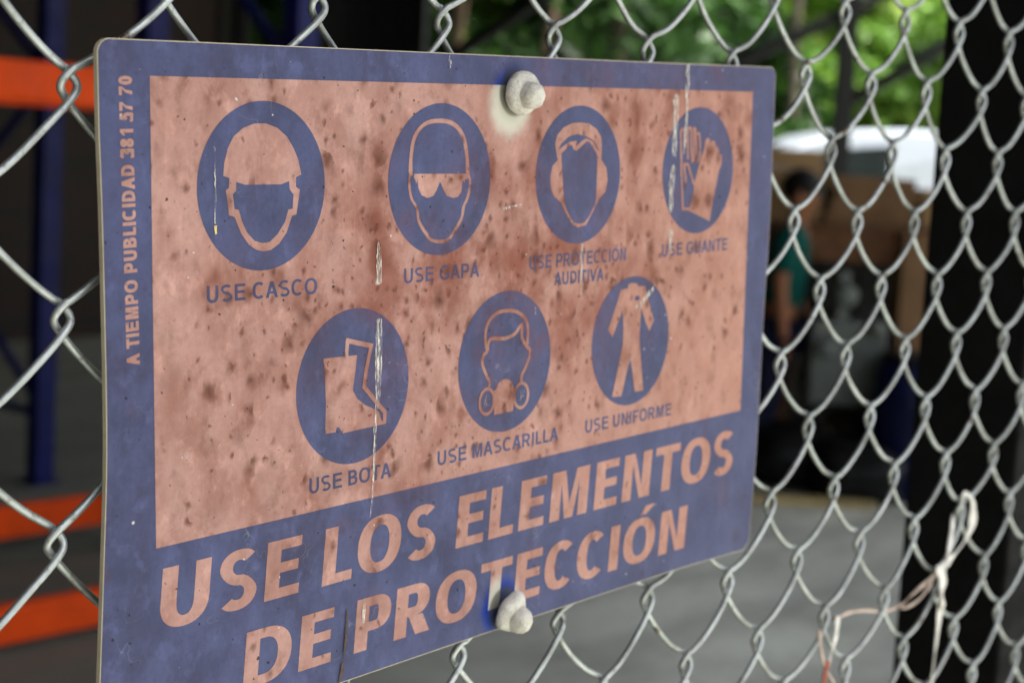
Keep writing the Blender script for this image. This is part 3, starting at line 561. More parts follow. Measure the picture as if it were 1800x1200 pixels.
for i, p in enumerate(ICON['sc']):
    P_ = []; mx_ = sum(q[0] for q in p) / len(p); p = [(mx_ + (q[0] - mx_) * (.78 if i not in (10, 12) else 1), q[1]) for q in p]
    for k in range(len(p)):
        q0, q1 = Vector(p[k]), Vector(p[(k + 1) % len(p)]); nseg = max(1, int((q1 - q0).length / 1.6))
        for s_ in range(nseg):
            q = q0.lerp(q1, s_ / nseg); P_.append((q.x + random.gauss(0, .16), q.y + random.gauss(0, .25)))
    fan('scratch', [(P_, [])], .52 + .01 * i, m_scy if i == 1 else m_scr, sign)
fan('drip_stain', [([(107.6, -271), (109.2, -270.5), (108.6, -276), (106.6, -280.3), (105.4, -280.2), (106.6, -275)], []), ([(110.6, -246), (111.6, -246), (110.6, -262), (109.2, -268), (108.6, -268), (109.6, -258)], [])], .7, m_stain, sign)

def bolt(cx, cy, tilt, seed, lumpy, dome):
    rr = random.Random(seed)
    base = bpy.data.objects.new('bolt', None)
    bm = bmesh.new()
    lathe(bm, [(0, -.2), (9.5, -.2), (10.6, .6), (11.1, 2.2), (10.9, 3.8), (9.9, 5.2), (8.2, 6.2), (6.6, 6.6), (0, 6.7)], 32)
    for v in bm.verts:
        r = sqrt(v.co.x ** 2 + v.co.y ** 2); th = atan2(v.co.y, v.co.x)
        k = 1 + lumpy * (.05 * sin(3 * th + seed) + .04 * sin(5 * th + 2 * seed)); v.co.x *= k; v.co.y *= k; v.co.z *= 1 + lumpy * .12 * sin(2 * th + seed)
        v.co *= MM
    mt = Matrix.Translation((cx * MM, cy * MM, .0032)) @ Matrix.Rotation(radians(tilt[0]), 4, 'X') @ Matrix.Rotation(radians(tilt[1]), 4, 'Y')
    bmesh.ops.transform(bm, matrix=mt, verts=bm.verts)
    w_ = from_bm('bolt_washer', bm, m_cap, sign, True)
    bm = bmesh.new()
    lathe(bm, [(0, 5.5), (6.9, 5.5), (7.0, 7.2), (6.6, 9.8), (5.9, 11.6), (4.4, 13.0), (2.4, 13.7), (0, 13.9)], 24)
    for v in bm.verts:
        th = atan2(v.co.y, v.co.x); k = 1 + .035 * cos(6 * th) + lumpy * .05 * sin(2 * th + seed); v.co.x = v.co.x * k + dome[0]; v.co.y = v.co.y * k + dome[1]; v.co *= MM
    bmesh.ops.transform(bm, matrix=mt, verts=bm.verts)
    c_ = from_bm('bolt_cap', bm, m_cap, w_, True)
    bm = bmesh.new(); lathe(bm, [(3, -14), (3, 0)], 12); bmesh.ops.scale(bm, vec=(MM, MM, MM), verts=bm.verts)
    bmesh.ops.transform(bm, matrix=mt, verts=bm.verts); from_bm('bolt_shank', bm, m_rim, w_, True)
    bpy.data.objects.remove(base)
bolt(226.8, -3.5, (3, -5), 1.3, .22, (.6, -.9))
bolt(225.6, -271.2, (13, 5), 4.1, .8, (1.2, -2.6))

# ------------------------------------------------------------------ twine tied to the fence
def fp(px, py, off=0.):
    """point on the fence plane (or off metres in front of it)"""
    d = CX * ((px - 900) / 2979) + CY * ((py - 600) / 2979) + CZ
    s = (FY - off) / d.y; p = d * s; return (p.x, p.y, p.z + 1.62)
def strap(name, pts, wd, mat, parent=None, thick=.0006, tw=0.):
    C = catmull(pts, 6); V, F = [], []
    for i, p in enumerate(C):
        t_ = Vector(C[min(i + 1, len(C) - 1)] - C[max(i - 1, 0)]).normalized(); n0 = Vector((0, -1, 0)).cross(t_).normalized(); q = tw * sin(i * .35)
        nn = (n0 * cos(q) + t_.cross(n0) * sin(q)) * wd * (1 + .2 * sin(i * .9)); k = t_.cross(nn).normalized() * thick; p = Vector(p)
        V += [p + nn + k, p + nn - k, p - nn - k, p - nn + k]
    for i in range(len(C) - 1):
        for k in range(4): F.append((4 * i + k, 4 * i + (k + 1) % 4, 4 * i + 4 + (k + 1) % 4, 4 * i + 4 + k))
    F += [(0, 3, 2, 1), tuple(len(V) - 4 + k for k in range(4))]
    return mesh(name, V, F, mat, parent)
tw = thing('plastic_twine', 'white plastic twine looped over a mesh wire beside the black post', 'twine')
strap('loop', [fp(1688, 905, -.004), fp(1690, 878, .001), fp(1700, 868, .005), fp(1710, 884, .006), fp(1708, 922, .006), fp(1692, 955, .005), fp(1668, 985, .006), fp(1648, 1000, .006)], .0027, m_twine, tw, tw=.7)
strap('strand', [fp(1676, 905, -.004), fp(1672, 940, .003), fp(1664, 985, .006), fp(1656, 1030, .006), fp(1650, 1090, .005), fp(1643, 1150, .005), fp(1636, 1215, .004), fp(1630, 1290, .004)], .0019, m_twine, tw, tw=.5)
strap('knot', [fp(1650, 995, .006), fp(1657, 1015, .009), fp(1655, 1045, .009), fp(1657, 1068, .006)], .0038, m_twine, tw, tw=.4)
t2 = thing('thin_twine', 'thin dull pink twine strung across the lower mesh cells', 'twine')
strap('strand', [fp(1650, 1004, .004), fp(1628, 1022, .003), fp(1604, 1044, .002), fp(1584, 1062, -.004), fp(1555, 1074, -.003), fp(1520, 1072, .004), fp(1492, 1076, .004), fp(1470, 1086, .003), fp(1455, 1082, -.004)], .0011, m_twinep, t2, tw=.4)
strap('strand', [fp(1638, 1020, .004), fp(1618, 1050, .003), fp(1590, 1068, .003), fp(1575, 1060, -.003)], .0009, m_twinep, t2, tw=.4)
strap('strand', [fp(1472, 1082, .004), fp(1470, 1110, .004), fp(1462, 1145, .003), fp(1455, 1170, .003)], .0017, m_twine, t2, tw=.5)
strap('red_end', [fp(1456, 1160, .004), fp(1450, 1182, .004), fp(1447, 1215, .003)], .0015, m_red, t2, tw=.5)
strap('strand', [fp(1440, 1105, .003), fp(1443, 1140, .004), fp(1452, 1175, .003), fp(1466, 1200, .003)], .0010, m_twinep, t2, tw=.4)

# ------------------------------------------------------------------ warehouse on the left
wall = thing('brick_wall', 'dark brick back wall of the open warehouse behind the racks', 'wall', (-.5, 11.2, 0))
t = NT('brick'); br = t.n('ShaderNodeTexBrick'); t.link(t.map((1, 1, 1)), br.inputs[0])
vm = t.n('ShaderNodeCombineXYZ'); sp = t.n('ShaderNodeSeparateXYZ'); t.link(t.tc.outputs['Object'], sp.inputs[0]); t.link(sp.outputs[0], vm.inputs[0]); t.link(sp.outputs[2], vm.inputs[1]); t.link(vm.outputs[0], br.inputs[0])
br.inputs['Color1'].default_value = lin((44, 26, 18)); br.inputs['Color2'].default_value = lin((30, 26, 20)); br.inputs['Mortar'].default_value = lin((34, 32, 28)); br.inputs['Scale'].default_value = 1
br.inputs['Brick Width'].default_value = .25; br.inputs['Row Height'].default_value = .085; br.inputs['Mortar Size'].default_value = .008
t.color(br.outputs[0]); t.rough(.9); t.bump(br.outputs[1], .4, .01); m_brick = t.m
boxo('brick_panel', -6.5, 9.9, 0, .2, 0, 5.0, m_brick, wall)
for x in (-6.5, -1.7, 3.1, 9.9): boxo('pilaster', x - .15, x + .15, -.06, 0, 0, 5.0, simple('concrete_pilaster', (52, 52, 48), .9, scale=4), wall)
sw = thing('side_wall', 'plain block wall closing the left end of the warehouse', 'wall', (-7.0, 0, 0))
boxo('block_panel', 0, .2, -10, 11.1, 0, 5.0, simple('block_wall', (120, 116, 106), .9, scale=3), sw)
ew = thing('shade_wall', 'added dark sheet wall that shades the far right end of the warehouse', 'wall', (9.95, 9.5, 0))
for k in range(6): boxo('sheet_panel', 0, .05, k * .28, k * .28 + .27, 0, 4.98, m_dark, ew)  # added wall that keeps daylight off the warehouse interior
roof = thing('shed_roof', 'unseen dark corrugated sheet roof over the racks, extended past the fence to shade the sign', 'roof', (-1, 7.4, 5.05))  # unseen roof; its reach past the fence is added to shade the sign
bm = bmesh.new()
X = np.arange(-8, 11.3, .19); prev = None
for i, x in enumerate(X):
    z = .03 * (1 if i % 2 else 0); c = [bm.verts.new((x, y, z + s_)) for y in (-9.0, 4.3) for s_ in (0, .012)]
    if prev: 
        for q in ((0, 2, 3, 1),): pass
        bm.faces.new((prev[0], prev[2], c[2], c[0])); bm.faces.new((prev[1], c[1], c[3], prev[3])); bm.faces.new((prev[0], c[0], c[1], prev[1])); bm.faces.new((prev[2], prev[3], c[3], c[2]))
    prev = c
from_bm('corrugated_sheet', bm, m_roof, roof)
for y in (-8.9, -6.8, -4.6, -2.4, 0, 2, 4.1): boxo('purlin', -8, 11.1, y - .05, y + .05, -.16, -.005, m_dark, roof)
for x in (-7.5, -2):
    for y in (-8.8, 4.05): boxo('column', x - .07, x + .07, y - .2, y - .06, -5.05, -.01, m_dark, roof)

def rack(x0, x1, y0, y1, ztop, beams, label, rearshift=0):
    r = thing('pallet_rack', label, 'rack', (x0, y0, 0), 0, 'pallet racks in the warehouse'); D = y1 - y0
    for x in (0, x1 - x0):
        for y in (0, D):
            u = boxo('upright', x - .05, x + .05, y - .04, y + .04, .008, ztop, m_blue, r, .004)
            boxo('foot_plate', x - .08, x + .08, y - .07, y + .07, 0, .008, m_blue, r)
        z = .35; k = 0
        while z + .75 < ztop:
            p, q = ((0, z), (D, z + .75)) if k % 2 == 0 else ((D, z), (0, z + .75))
            tubes_obj('brace', [([(x, p[0], p[1]), (x, q[0], q[1])], .021)], m_blue, r, 6, False); z += .75; k += 1
        tubes_obj('brace', [([(x, 0, .32), (x, D, .32)], .021)], m_blue, r, 6, False)
    for z in beams:
        for y, zz in ((-.066, z), (D + .066, z + (.06 if z < .1 else 0))):
            bmn = boxo('beam', .06, x1 - x0 - .06, y - .022, y + .022, zz, zz + .12, m_orange, r, .006)
            for x in (.0, x1 - x0): boxo('connector', x - .058, x + .058, y - .03, y + .03, zz - .07, zz + .17, m_orange, bmn, .003)
    return r
rack(1.35, 4.11, 4.52, 5.36, 3.6, (.035, 1.70), 'blue and orange pallet rack nearest the fence with bare beams')
rack(1.67, 4.50, 6.6, 7.6, 3.8, (2.5,), 'second blue pallet rack standing behind the nearest rack')
bb = thing('stacked_pallets', 'low stack of grey pallets on the floor under the second rack', 'pallets', (2.4, 8.6, 0))
for k in range(3):
    for j in range(3): boxo('runner', 0, 1.2, .02 + j * .44, .12 + j * .44, k * .145, k * .145 + .1, m_wood, bb)
    for j in range(6): boxo('slat', j * .21, j * .21 + .13, 0, 1.02, k * .145 + .101, k * .145 + .123, m_wood, bb)

# ------------------------------------------------------------------ yard on the right
VR = atan2(CX.y, CX.x)      # heading of the image's right-hand direction in plan
def local(px, depth): p = at(px, depth); return (p.x, p.y, 0)

# timber bench with a heap of things under and on it
P0 = local(1500, 9.4)
bench = thing('timber_bench', 'rough timber bench loaded with flattened cardboard in the yard', 'bench', P0, VR)
for k in range(7): boxo('top_board', -1.9, 1.15, -.42 + k * .125, -.302 + k * .125, 1.30 + .002 * (k % 2), 1.345 + .002 * (k % 2), m_wood, bench, .004)
for x in (-1.8, -.4, 1.05):
    for y in (-.36, .36): boxo('leg', x - .05, x + .05, y - .05, y + .05, 0, 1.30, m_wood, bench)
boxo('apron', -1.85, 1.1, -.45, -.422, 1.16, 1.30, m_wood, bench)
def cardbox(px, d, w_, h_, dp, z, rot, label, mat=m_card, tape=True):
    p = at(px, d); o = thing('cardboard_box', label, 'box', (p.x, p.y, z), VR + rot, 'cardboard boxes around the bench')
    boxo('carton', -w_ / 2, w_ / 2, -dp / 2, dp / 2, 0, h_, mat, o, .004)
    if tape: boxo('tape', -w_ / 2 - .001, w_ / 2 + .001, -.025, .025, h_ * .6, h_ + .001, m_wood_lt, o)
    return o
zt_ = 1.348
def sheet(px, d, w_, dp, z, rot, mat, label, h=.05):
    p = at(px, d); o = thing('cardboard_stack', label, 'cardboard', (p.x, p.y, z), VR + rot, 'flattened cardboard on the bench')
    for k in range(4): boxo('cardboard_sheet', -w_ / 2 + .02 * ((k * 7) % 3), w_ / 2 - .02 * (k % 2), -dp / 2, dp / 2 - .015 * k, k * h / 4, (k + 1) * h / 4 - .002, mat, o)
    return o
sheet(1338, 9.4, .58, .5, zt_, .04, m_card, 'pale flattened cardboard heaped at the left end of the bench', .385)
sheet(1520, 9.4, .48, .6, zt_, -.08, m_card2, 'brown flattened cardboard lying flat along the bench middle', .26)
cardbox(1655, 9.3, .34, .21, .4, zt_, .05, 'shallow tan box at the right end of the bench')
cardbox(1622, 9.0, .24, .98, .3, .35, .0, 'tall narrow brown carton standing right of the clutter', m_card2)
cardbox(1622, 9.0, .36, .345, .36, .0, .1, 'dark brown carton underneath the tall narrow carton', m_wood)
cardbox(1445, 9.05, .30, .26, .3, .0, .3, 'low worn carton on the floor under the bench', m_card2)

# machine with pale pulleys under the bench
mc = thing('workshop_machine', 'small grey workshop machine with pale wheels under the bench', 'machine', local(1500, 8.9), VR)
boxo('housing', -.19, .2, -.14, .14, .42, .86, m_grey, mc, .02)
for x in (-.15, .15):
    for y in (-.1, .1): boxo('leg', x - .02, x + .02, y - .02, y + .02, 0, .42, m_dark, mc)
for x, z, r in ((-.04, 1.0, .06), (.13, .84, .04), (-.12, .72, .05)):
    bm = bmesh.new(); lathe(bm, [(0, -.03), (r * .4, -.03), (r * .4, -.015), (r * .8, -.015), (r, -.03), (r, .03), (0, .03)], 24, Matrix.Translation((x, -.18, z)) @ Matrix.Rotation(pi / 2, 4, 'X')); from_bm('pulley', bm, m_grey, mc, True)
boxo('arm', -.07, -.01, -.13, .05, .86, 1.12, m_grey, mc, .01)
def sack(px, d, z, sx, sy, sz, seed, label, mat=m_bag):
    p = at(px, d); rr = np.random.default_rng(seed); bm = bmesh.new(); bmesh.ops.create_icosphere(bm, subdivisions=3, radius=1)
    for v in bm.verts:
        c = v.co.copy(); k = .12 * sin(c.x * 4 + seed) * sin(c.y * 5) + .08 * sin(c.z * 9 + seed * 2 + c.x * 3)
        q = Vector([math.copysign(abs(t_) ** .65, t_) for t_ in c]) * (1 + k); v.co = Vector((q.x * sx, q.y * sy, max(0, q.z * sz + sz * .92)))
    o = from_bm('sack', bm, mat, None, True); o.location = (p.x, p.y, z); o.rotation_euler = (0, 0, VR + seed); tag(o, label, 'sack', 'sacks and bundles under the bench'); return o
sack(1452, 9.5, .26, .2, .16, .17, 1, 'pale woven sack slumped on the low worn carton')
sack(1560, 9.35, 0, .22, .2, .3, 2, 'grey woven sack upright beside the machine', simple('grey_sack', (96, 96, 86), .9, scale=9, bump=.4))
sack(1440, 8.75, 0, .26, .22, .16, 3, 'black bundle in place of shadow on the floor near the standing worker', m_lid_shade)  # made-up black bundles, here and below, fill the shadow under the bench
sack(1520, 8.55, 0, .34, .22, .15, 5, 'long black bundle in place of shadow in front of the machine', m_lid_shade)
dr = thing('plastic_drum', 'blue plastic drum standing just left of the black post', 'drum', local(1628, 8.55), 0)
bm = bmesh.new(); lathe(bm, [(0, 0), (.17, 0), (.185, .02), (.19, .2), (.196, .22), (.19, .24), (.19, .46), (.196, .48), (.19, .5), (.185, .66), (.165, .7), (.16, .7), (0, .7)], 28); from_bm('barrel', bm, m_drum, dr, True)
bm = bmesh.new(); lathe(bm, [(.0, .702), (.172, .702), (.176, .72), (.165, .735), (0, .735)], 28); from_bm('lid', bm, m_lid_shade, dr, True)
pl = thing('wooden_plank', 'pale yellowish plank lying on the concrete before the dark bundles', 'plank', local(1490, 8.22), VR + .03)
boxo('board', -.55, .24, -.05, .05, 0, .035, m_wood_lt, pl, .004)
# added dark boards behind the bench, in place of deep shade
sh = thing('shade_boards', 'made-up dark boards behind the timber bench, standing in for shadow', 'screen', local(1450, 10.1), VR)
for k in range(16): boxo('board', -2.2 + k * .25, -1.955 + k * .25, 0, .03, .0, 1.42 + .02 * (k % 3), m_lid_shade, sh)
for z in (.3, 1.1): boxo('rail', -2.2, 1.8, .031, .08, z, z + .08, m_lid_shade, sh)

# ---- van
def van():
    p = at(1480, 14.9); v = thing('panel_van', 'white panel van parked beyond the timber bench under the trees', 'van', (p.x, p.y, 0), VR + .06)
    # nose points to image left (-x); x = 0 at the B pillar
    side = [(-2.05, .42), (-2.12, .62), (-2.08, .95), (-1.95, 1.12), (-1.2, 1.30), (-.80, 1.64), (-.60, 1.79), (-.38, 1.89), (-.1, 1.945), (.3, 1.97), (1.2, 1.965), (1.9, 1.93), (2.25, 1.88), (2.38, 1.78), (2.45, 1.1), (2.45, .5), (2.40, .40), (1.95, .36), (-1.6, .36)]
    bm = bmesh.new(); W_ = .86
    def ringv(y, k, ins): return [bm.verts.new((x * (1 - ins * .02) , y, .36 + (z - .36) * (1 - ins * .03))) for x, z in side]
    def prof(z): return W_ - .10 * max(0, (z - 1.1) / .87) ** 1.5
    L_ = [bm.verts.new((x, -prof(z), z)) for x, z in side]; R_ = [bm.verts.new((x, prof(z), z)) for x, z in side]
    L2 = [bm.verts.new((x * .985, -prof(z) + .07, z + (.035 if z > 1.1 else 0))) for x, z in side]; R2 = [bm.verts.new((x * .985, prof(z) - .07, z + (.035 if z > 1.1 else 0))) for x, z in side]
    n = len(side)
    bm.faces.new(L_); bm.faces.new(R_[::-1])
    for i in range(n):
        j = (i + 1) % n
        bm.faces.new((L_[i], L_[j], L2[j], L2[i])); bm.faces.new((L2[i], L2[j], R2[j], R2[i])); bm.faces.new((R2[i], R2[j], R_[j], R_[i]))
    body = from_bm('body', bm, m_white, v)
    def pane(name, pts, off, mat, s_=-1):
        vs = [(x, s_ * (prof(z) + off), z) for x, z in pts] + [(x, s_ * (prof(z) + off - .012), z) for x, z in pts]; k = len(pts)
        fs = [tuple(range(k)), tuple(range(k, 2 * k))[::-1]] + [(i, i + k, (i + 1) % k + k, (i + 1) % k) for i in range(k)]
        return mesh(name, vs, fs, mat, v)
    for s_ in (-1, 1):
        pane('side_window', [(-1.08, 1.28), (-.62, 1.68), (-.40, 1.80), (.16, 1.86), (.16, 1.28)], .006, m_glass, s_)
        pane('door_seam', [(.195, .5), (.195, 1.88), (.207, 1.88), (.207, .5)], .003, m_plast, s_)
        pane('sill_trim', [(-1.15, .50), (-1.15, .62), (1.2, .62), (1.2, .50)], .008, m_plast, s_)
        h = pane('door_handle', [(.02, 1.12), (.02, 1.15), (.15, 1.15), (.15, 1.12)], .02, m_plast, s_)
        bm = bmesh.new(); box(bm, -1.02, -.86, s_ * .93 - .07, s_ * .93 + .07, 1.2, 1.38, .03); from_bm('mirror', bm, m_plast, v)
        boxo('headlight', -2.09, -1.86, s_ * .66 - .13, s_ * .66 + .13, .84, 1.0, m_lampw, v, .03)
        boxo('tail_light', 2.40, 2.47, s_ * .78 - .05, s_ * .78 + .05, .8, 1.3, m_lampr, v, .01)
        for x in (-1.38, 1.5):
            bm = bmesh.new(); mt = Matrix.Translation((x, s_ * .78, .32)) @ Matrix.Rotation(pi / 2, 4, 'X')
            lathe(bm, [(.19, -.1), (.29, -.1), (.32, -.07), (.32, .07), (.29, .1), (.19, .1)], 28, mt); wh = from_bm('wheel', bm, m_tyre, v, True)
            bm = bmesh.new(); lathe(bm, [(0, -.105), (.08, -.105), (.17, -.085), (.192, -.1), (.192, .1), (.17, .085), (.08, .105), (0, .105)], 24, mt); from_bm('rim', bm, m_rim, wh, True)
    mesh('windscreen', [(-1.17, -.72, 1.345), (-.66, -.66, 1.80), (-.66, .66, 1.80), (-1.17, .72, 1.345)], [(0, 3, 2, 1)], m_glass, v).location = (-.025, 0, .03)
    boxo('front_bumper', -2.18, -2.0, -.84, .84, .38, .62, m_plast, v, .03); boxo('rear_bumper', 2.40, 2.52, -.84, .84, .38, .56, m_plast, v, .03)
van()

# ---- worker
def skinned(name, verts, edges, radii, mat, parent, root=0, sub=2):
    me = bpy.data.meshes.new(name); me.from_pydata(verts, edges, []); o = bpy.data.objects.new(name, me); COL.objects.link(o)
    sk = o.modifiers.new('s', 'SKIN'); sk.use_smooth_shade = True
    for i, r in enumerate(radii):
        r = r if isinstance(r, tuple) else (r, r); me.skin_vertices[0].data[i].radius = r; me.skin_vertices[0].data[i].use_root = (i == root)
    ss = o.modifiers.new('u', 'SUBSURF'); ss.levels = sub; ss.render_levels = sub
    dg = bpy.context.evaluated_depsgraph_get(); m2 = bpy.data.meshes.new_from_object(o.evaluated_get(dg)); m2.name = name
    bpy.data.objects.remove(o); m2.materials.clear(); m2.materials.append(mat)
    q = bpy.data.objects.new(name, m2); COL.objects.link(q); q.parent = parent; return q
pp = at(1362, 9.0)
wk = thing('person', 'person in a teal shirt and navy trousers standing by the bench, back to the fence', 'person', (pp.x, pp.y, 0), VR + 1.35); wk.rotation_euler.x = radians(5); wk.scale = (.95,) * 3
V = [(0, 0, .92), (0, 0, 1.08), (0, .01, 1.22), (0, .01, 1.34), (0, 0, 1.42), (0, -.01, 1.49), (0, -.015, 1.56), (0, -.01, 1.63),
     (.19, .0, 1.36), (.24, .02, 1.12), (.23, -.12, .92), (.22, -.17, .85),
     (-.19, 0, 1.36), (-.25, .02, 1.12), (-.25, -.03, .88), (-.25, -.05, .80),
     (.10, 0, .84), (.11, .01, .48), (.12, .03, .09), (.12, -.10, .04), (-.10, 0, .84), (-.12, -.01, .48), (-.14, .03, .09), (-.14, -.10, .04)]
E_ = [(0, 1), (1, 2), (2, 3), (3, 4), (4, 5), (5, 6), (6, 7), (3, 8), (8, 9), (9, 10), (10, 11), (3, 12), (12, 13), (13, 14), (14, 15), (0, 16), (16, 17), (17, 18), (18, 19), (0, 20), (20, 21), (21, 22), (22, 23)]
R_ = [(.15, .10), (.14, .10), (.16, .11), (.15, .10), (.055, .055), (.055, .06), (.082, .095), (.072, .085), .058, .044, .032, .03, .058, .044, .032, .03, .085, .058, .042, .035, .085, .058, .042, .035]
skinned('body', V, E_, R_, m_skin, wk)
for s_, hx, hy, hz in ((1, .22, -.17, .85), (-1, -.25, -.05, .80)):
    fv, fe, fr_ = [(hx, hy, hz)], [], [.026]
    for k in range(4):
        x = hx + (k - 1.5) * .018; b0 = len(fv); fv += [(x, hy - .02, hz - .05), (x, hy - .03, hz - .085 - .006 * (k in (1, 2))), (x, hy - .02, hz - .11)]; fe += [(0, b0), (b0, b0 + 1), (b0 + 1, b0 + 2)]; fr_ += [.011, .009, .008]
    b0 = len(fv); fv += [(hx - s_ * .035, hy - .02, hz - .03), (hx - s_ * .045, hy - .03, hz - .06)]; fe += [(0, b0), (b0, b0 + 1)]; fr_ += [.011, .009]
    skinned('hand', fv, fe, fr_, m_skin, wk, sub=1)
skinned('shirt', [(0, 0, .88), (0, 0, 1.06), (0, .01, 1.22), (0, .01, 1.35), (0, 0, 1.41), (.2, 0, 1.36), (.245, .02, 1.14), (-.2, 0, 1.36), (-.255, .02, 1.14)], [(0, 1), (1, 2), (2, 3), (3, 4), (3, 5), (5, 6), (3, 7), (7, 8)],
        [(.18, .13), (.17, .125), (.185, .13), (.17, .12), (.075, .075), .078, .07, .078, .07], m_teal, wk)
skinned('trousers', [(0, 0, .90), (.10, 0, .82), (.11, .01, .48), (.12, .03, .11), (-.10, 0, .82), (-.12, -.01, .48), (-.14, .03, .11)], [(0, 1), (1, 2), (2, 3), (0, 4), (4, 5), (5, 6)], [(.165, .12), .105, .08, .068, .105, .08, .068], m_jeans, wk)
for x in (.12, -.14): skinned('shoe', [(x, .06, .05), (x, -.04, .05), (x, -.15, .04)], [(0, 1), (1, 2)], [.05, .05, .04], m_shoe, wk)
bm = bmesh.new(); bmesh.ops.create_icosphere(bm, subdivisions=3, radius=1)
for v in bm.verts: v.co = Vector((v.co.x * .095, v.co.y * .11 + (-.003), v.co.z * .105)) * (1 + .03 * sin(v.co.x * 9) * sin(v.co.z * 11)); v.co.z = max(v.co.z, -.05 - .4 * (v.co.y + .02))
hr = from_bm('hair', bm, m_hair, wk, True); hr.location = (0, .005, 1.655 - .03)
bm = bmesh.new(); bmesh.ops.create_icosphere(bm, subdivisions=2, radius=.012); fc = from_bm('nose', bm, m_skin, wk, True); fc.location = (0, -.115, 1.57)
for x in (.095, -.095):
    bm = bmesh.new(); bmesh.ops.create_icosphere(bm, subdivisions=2, radius=1)
    for v in bm.verts: v.co = Vector((v.co.x * .01, v.co.y * .02, v.co.z * .032))
    e = from_bm('ear', bm, m_skin, wk, True); e.location = (x, 0, 1.575)

# ------------------------------------------------------------------ steel frame beyond the yard
cf = thing('canopy_frame', 'dark steel column with sloping bars in place of branches before the green trees', 'frame', local(1468, 12.2), VR)
boxo('column', -.06, .06, -.06, .06, 0, 4.6, m_dark, cf, .004)
for q in ([(-4.2, 0, 2.95), (-2.2, 0, 4.5)], [(-1.35, 0, 2.05), (.0, 0, 2.75), (1.3, 0, 3.6)], [(-2.9, 0, 2.2), (-.0, 0, 4.3)], [(.0, 0, 2.1), (1.6, 0, 3.15)]): tubes_obj('brace', [(q, .045)], m_dark, cf, 8)  # sloping bars stand in for dark branches against the trees
boxo('column', -4.36, -4.24, -.06, .06, 0, 4.6, m_dark, cf, .004)
boxo('column', 3.24, 3.36, -.06, .06, 0, 4.6, m_dark, cf, .004)
boxo('beam', -4.4, 3.4, -.05, .05, 4.602, 4.8, m_dark, cf)

# ------------------------------------------------------------------ trees
def leaf_cloud(name, clumps, mat, parent, per, size, rs):
    V = []
    for (cx, cy, cz, r, rz) in clumps:
        d = rs.normal(size=(per, 3)); d /= np.linalg.norm(d, axis=1)[:, None]; rad = rs.random(per) ** .45
        c = np.array((cx, cy, cz)) + d * rad[:, None] * np.array((r, r, rz))
        u = rs.normal(size=(per, 3)); u /= np.linalg.norm(u, axis=1)[:, None]; v = np.cross(u, rs.normal(size=(per, 3))); v /= np.linalg.norm(v, axis=1)[:, None]
        s_ = size * (.6 + .8 * rs.random(per))[:, None]; u *= s_; v *= s_ * .55
        V.append(np.stack([c - u, c + v * .9 - u * .1, c + u, c - v * .9 - u * .1], 1).reshape(-1, 3))
    V = np.concatenate(V); n = len(V) // 4
    me = bpy.data.meshes.new(name); me.vertices.add(len(V)); me.vertices.foreach_set('co', V.ravel()); me.loops.add(4 * n); me.loops.foreach_set('vertex_index', np.arange(4 * n))
    me.polygons.add(n); me.polygons.foreach_set('loop_start', np.arange(n) * 4); me.polygons.foreach_set('loop_total', np.full(n, 4)); me.update(); me.validate(); me.materials.append(mat)
    o = bpy.data.objects.new(name, me); COL.objects.link(o); o.parent = parent; return o
def tree(px, depth, h, r, zlow, mat, bark, label, seed, per=330, size=.11, nc=26, thick=.11, group='trees beyond the yard'):
    rs = np.random.default_rng(seed); p = at(px, depth); t_ = thing('broadleaf_tree', label, 'tree', (p.x, p.y, 0), 0, group)
    tr = [([(0, 0, -.02), (.05, .03, h * .25), (-.05, .08, h * .5), (.08, 0, h * .8)], [thick * 1.2, thick, thick * .75, thick * .3])]
    cl = []
    for k in range(nc):
        a_ = rs.random() * 2 * pi; z = zlow + (h - zlow) * rs.random(); q = r * (.25 + .75 * sqrt(rs.random())) * (1 - .45 * abs((z - (zlow + h) / 2) / ((h - zlow) / 2)) ** 2)
        x, y = q * cos(a_), q * sin(a_); cl.append((x, y, z, .32 * r * (.7 + .6 * rs.random()), .24 * r * (.7 + .6 * rs.random())))
        if k % 3 == 0: tr.append(([(0, 0, max(.3, z - .9)), (x * .45, y * .45, z - .35), (x * .9, y * .9, z)], [thick * .5, thick * .32, thick * .12]))
    tubes_obj('trunk', tr, bark, t_, 8); leaf_cloud('crown', cl, mat, t_, per, size, rs)
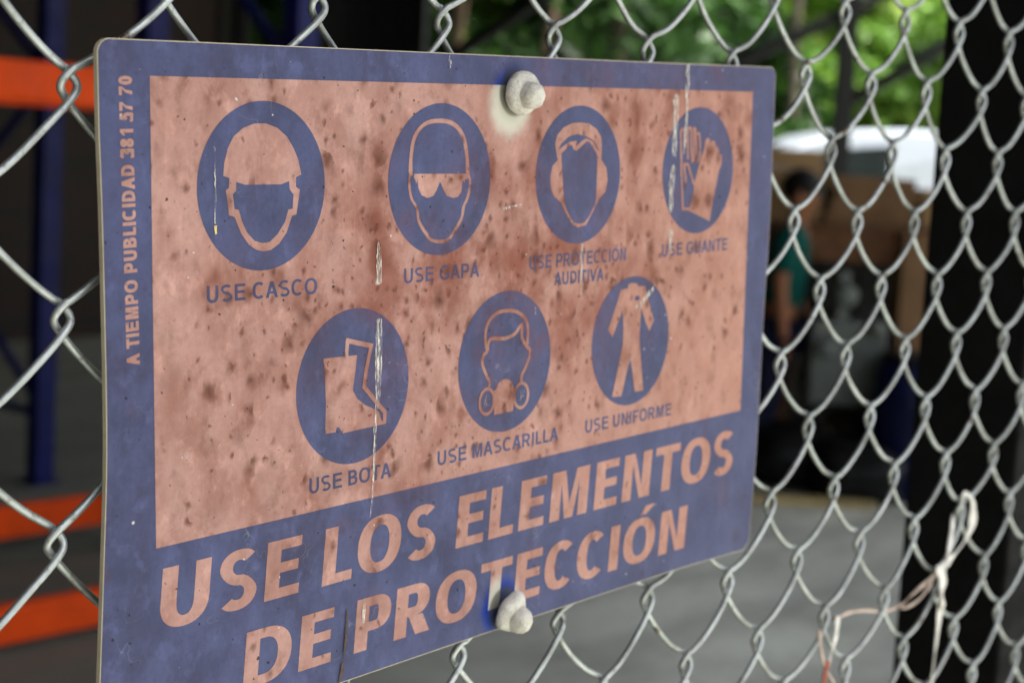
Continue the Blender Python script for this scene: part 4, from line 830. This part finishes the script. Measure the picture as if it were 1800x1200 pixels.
TR = [(150, 19, 6.5, 2.6, .5, m_leafd, m_bark, 'dark broadleaf tree deep in the shade far left of the others'),
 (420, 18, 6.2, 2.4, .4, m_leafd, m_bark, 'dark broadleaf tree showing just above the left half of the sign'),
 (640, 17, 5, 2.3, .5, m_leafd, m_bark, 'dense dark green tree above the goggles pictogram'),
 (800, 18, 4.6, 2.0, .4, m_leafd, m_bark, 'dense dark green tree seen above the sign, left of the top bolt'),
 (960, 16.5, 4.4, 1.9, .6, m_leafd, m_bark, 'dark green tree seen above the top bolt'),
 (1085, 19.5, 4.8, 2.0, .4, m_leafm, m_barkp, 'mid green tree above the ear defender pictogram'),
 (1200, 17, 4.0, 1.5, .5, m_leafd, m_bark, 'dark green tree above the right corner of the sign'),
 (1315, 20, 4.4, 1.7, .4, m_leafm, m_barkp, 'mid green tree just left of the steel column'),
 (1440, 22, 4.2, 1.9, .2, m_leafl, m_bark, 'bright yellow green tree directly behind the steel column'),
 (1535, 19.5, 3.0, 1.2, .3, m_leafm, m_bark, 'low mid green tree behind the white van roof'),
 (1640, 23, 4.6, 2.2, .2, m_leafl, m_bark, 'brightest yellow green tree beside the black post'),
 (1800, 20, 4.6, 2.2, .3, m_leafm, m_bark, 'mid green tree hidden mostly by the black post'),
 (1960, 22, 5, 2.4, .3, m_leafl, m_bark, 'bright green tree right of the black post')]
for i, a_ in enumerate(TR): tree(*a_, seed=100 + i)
def trunk_only(px, depth, r, label):
    p = at(px, depth); t_ = thing('slender_tree', label, 'tree', (p.x, p.y, 0), 0, 'slender pale trees')
    tubes_obj('trunk', [([(0, 0, 0), (.06, 0, 1.5), (-.03, 0, 3.0), (.1, 0, 4.6)], [r * 1.2, r, r * .9, r * .6]), ([(-.03, 0, 3.0), (.5, .1, 4.4)], [r * .6, r * .3])], m_barkp, t_, 10)
    leaf_cloud('crown', [(0.1, 0, 4.8, .9, .6), (.6, .1, 4.6, .6, .5)], m_leafm, t_, 300, .1, np.random.default_rng(5))
trunk_only(1378, 16.8, .06, 'slender pale trunk seen just above the top right sign corner')
trunk_only(1076, 14.5, .06, 'slender pale trunk seen above the sign right of the top bolt')
# far wood that reads as one mass
rs = np.random.default_rng(55); cl = []
for k in range(200):
    px = -200 + 2500 * rs.random(); d = 27 + 7 * rs.random(); p = at(px, d); cl.append((p.x, p.y, 7.0 * rs.random(), 1.5, 1.1))
o = leaf_cloud('far_wood', cl, m_leafl, None, 230, .22, rs); tag(o, 'pale green wood far behind all the single trees', 'wood', kind='stuff')
hill = thing('green_bank', 'dark green bank rising behind the far wood', 'bank'); COL.objects.unlink(hill); bpy.data.objects.remove(hill)
HB = []; 
for k in range(25):
    p = at(-900 + 160 * k, 37); HB.append((p.x, p.y))
V = []; F = []
for i, (x, y) in enumerate(HB):
    f_ = Vector((CZ.x, CZ.y, 0)).normalized()
    for k in range(6): V.append((x + f_.x * k * 3, y + f_.y * k * 3, -.02 + k * 3.2 + .5 * sin(i * 1.7 + k)))
for i in range(24):
    for k in range(5): F.append((i * 6 + k, i * 6 + 6 + k, i * 6 + 7 + k, i * 6 + k + 1))
tag(mesh('hill', V, F, simple('grassy_hill', (86, 112, 52), .95, var=.5, scale=1.2, bump=.5, dist=.1), None, True), kind='structure')
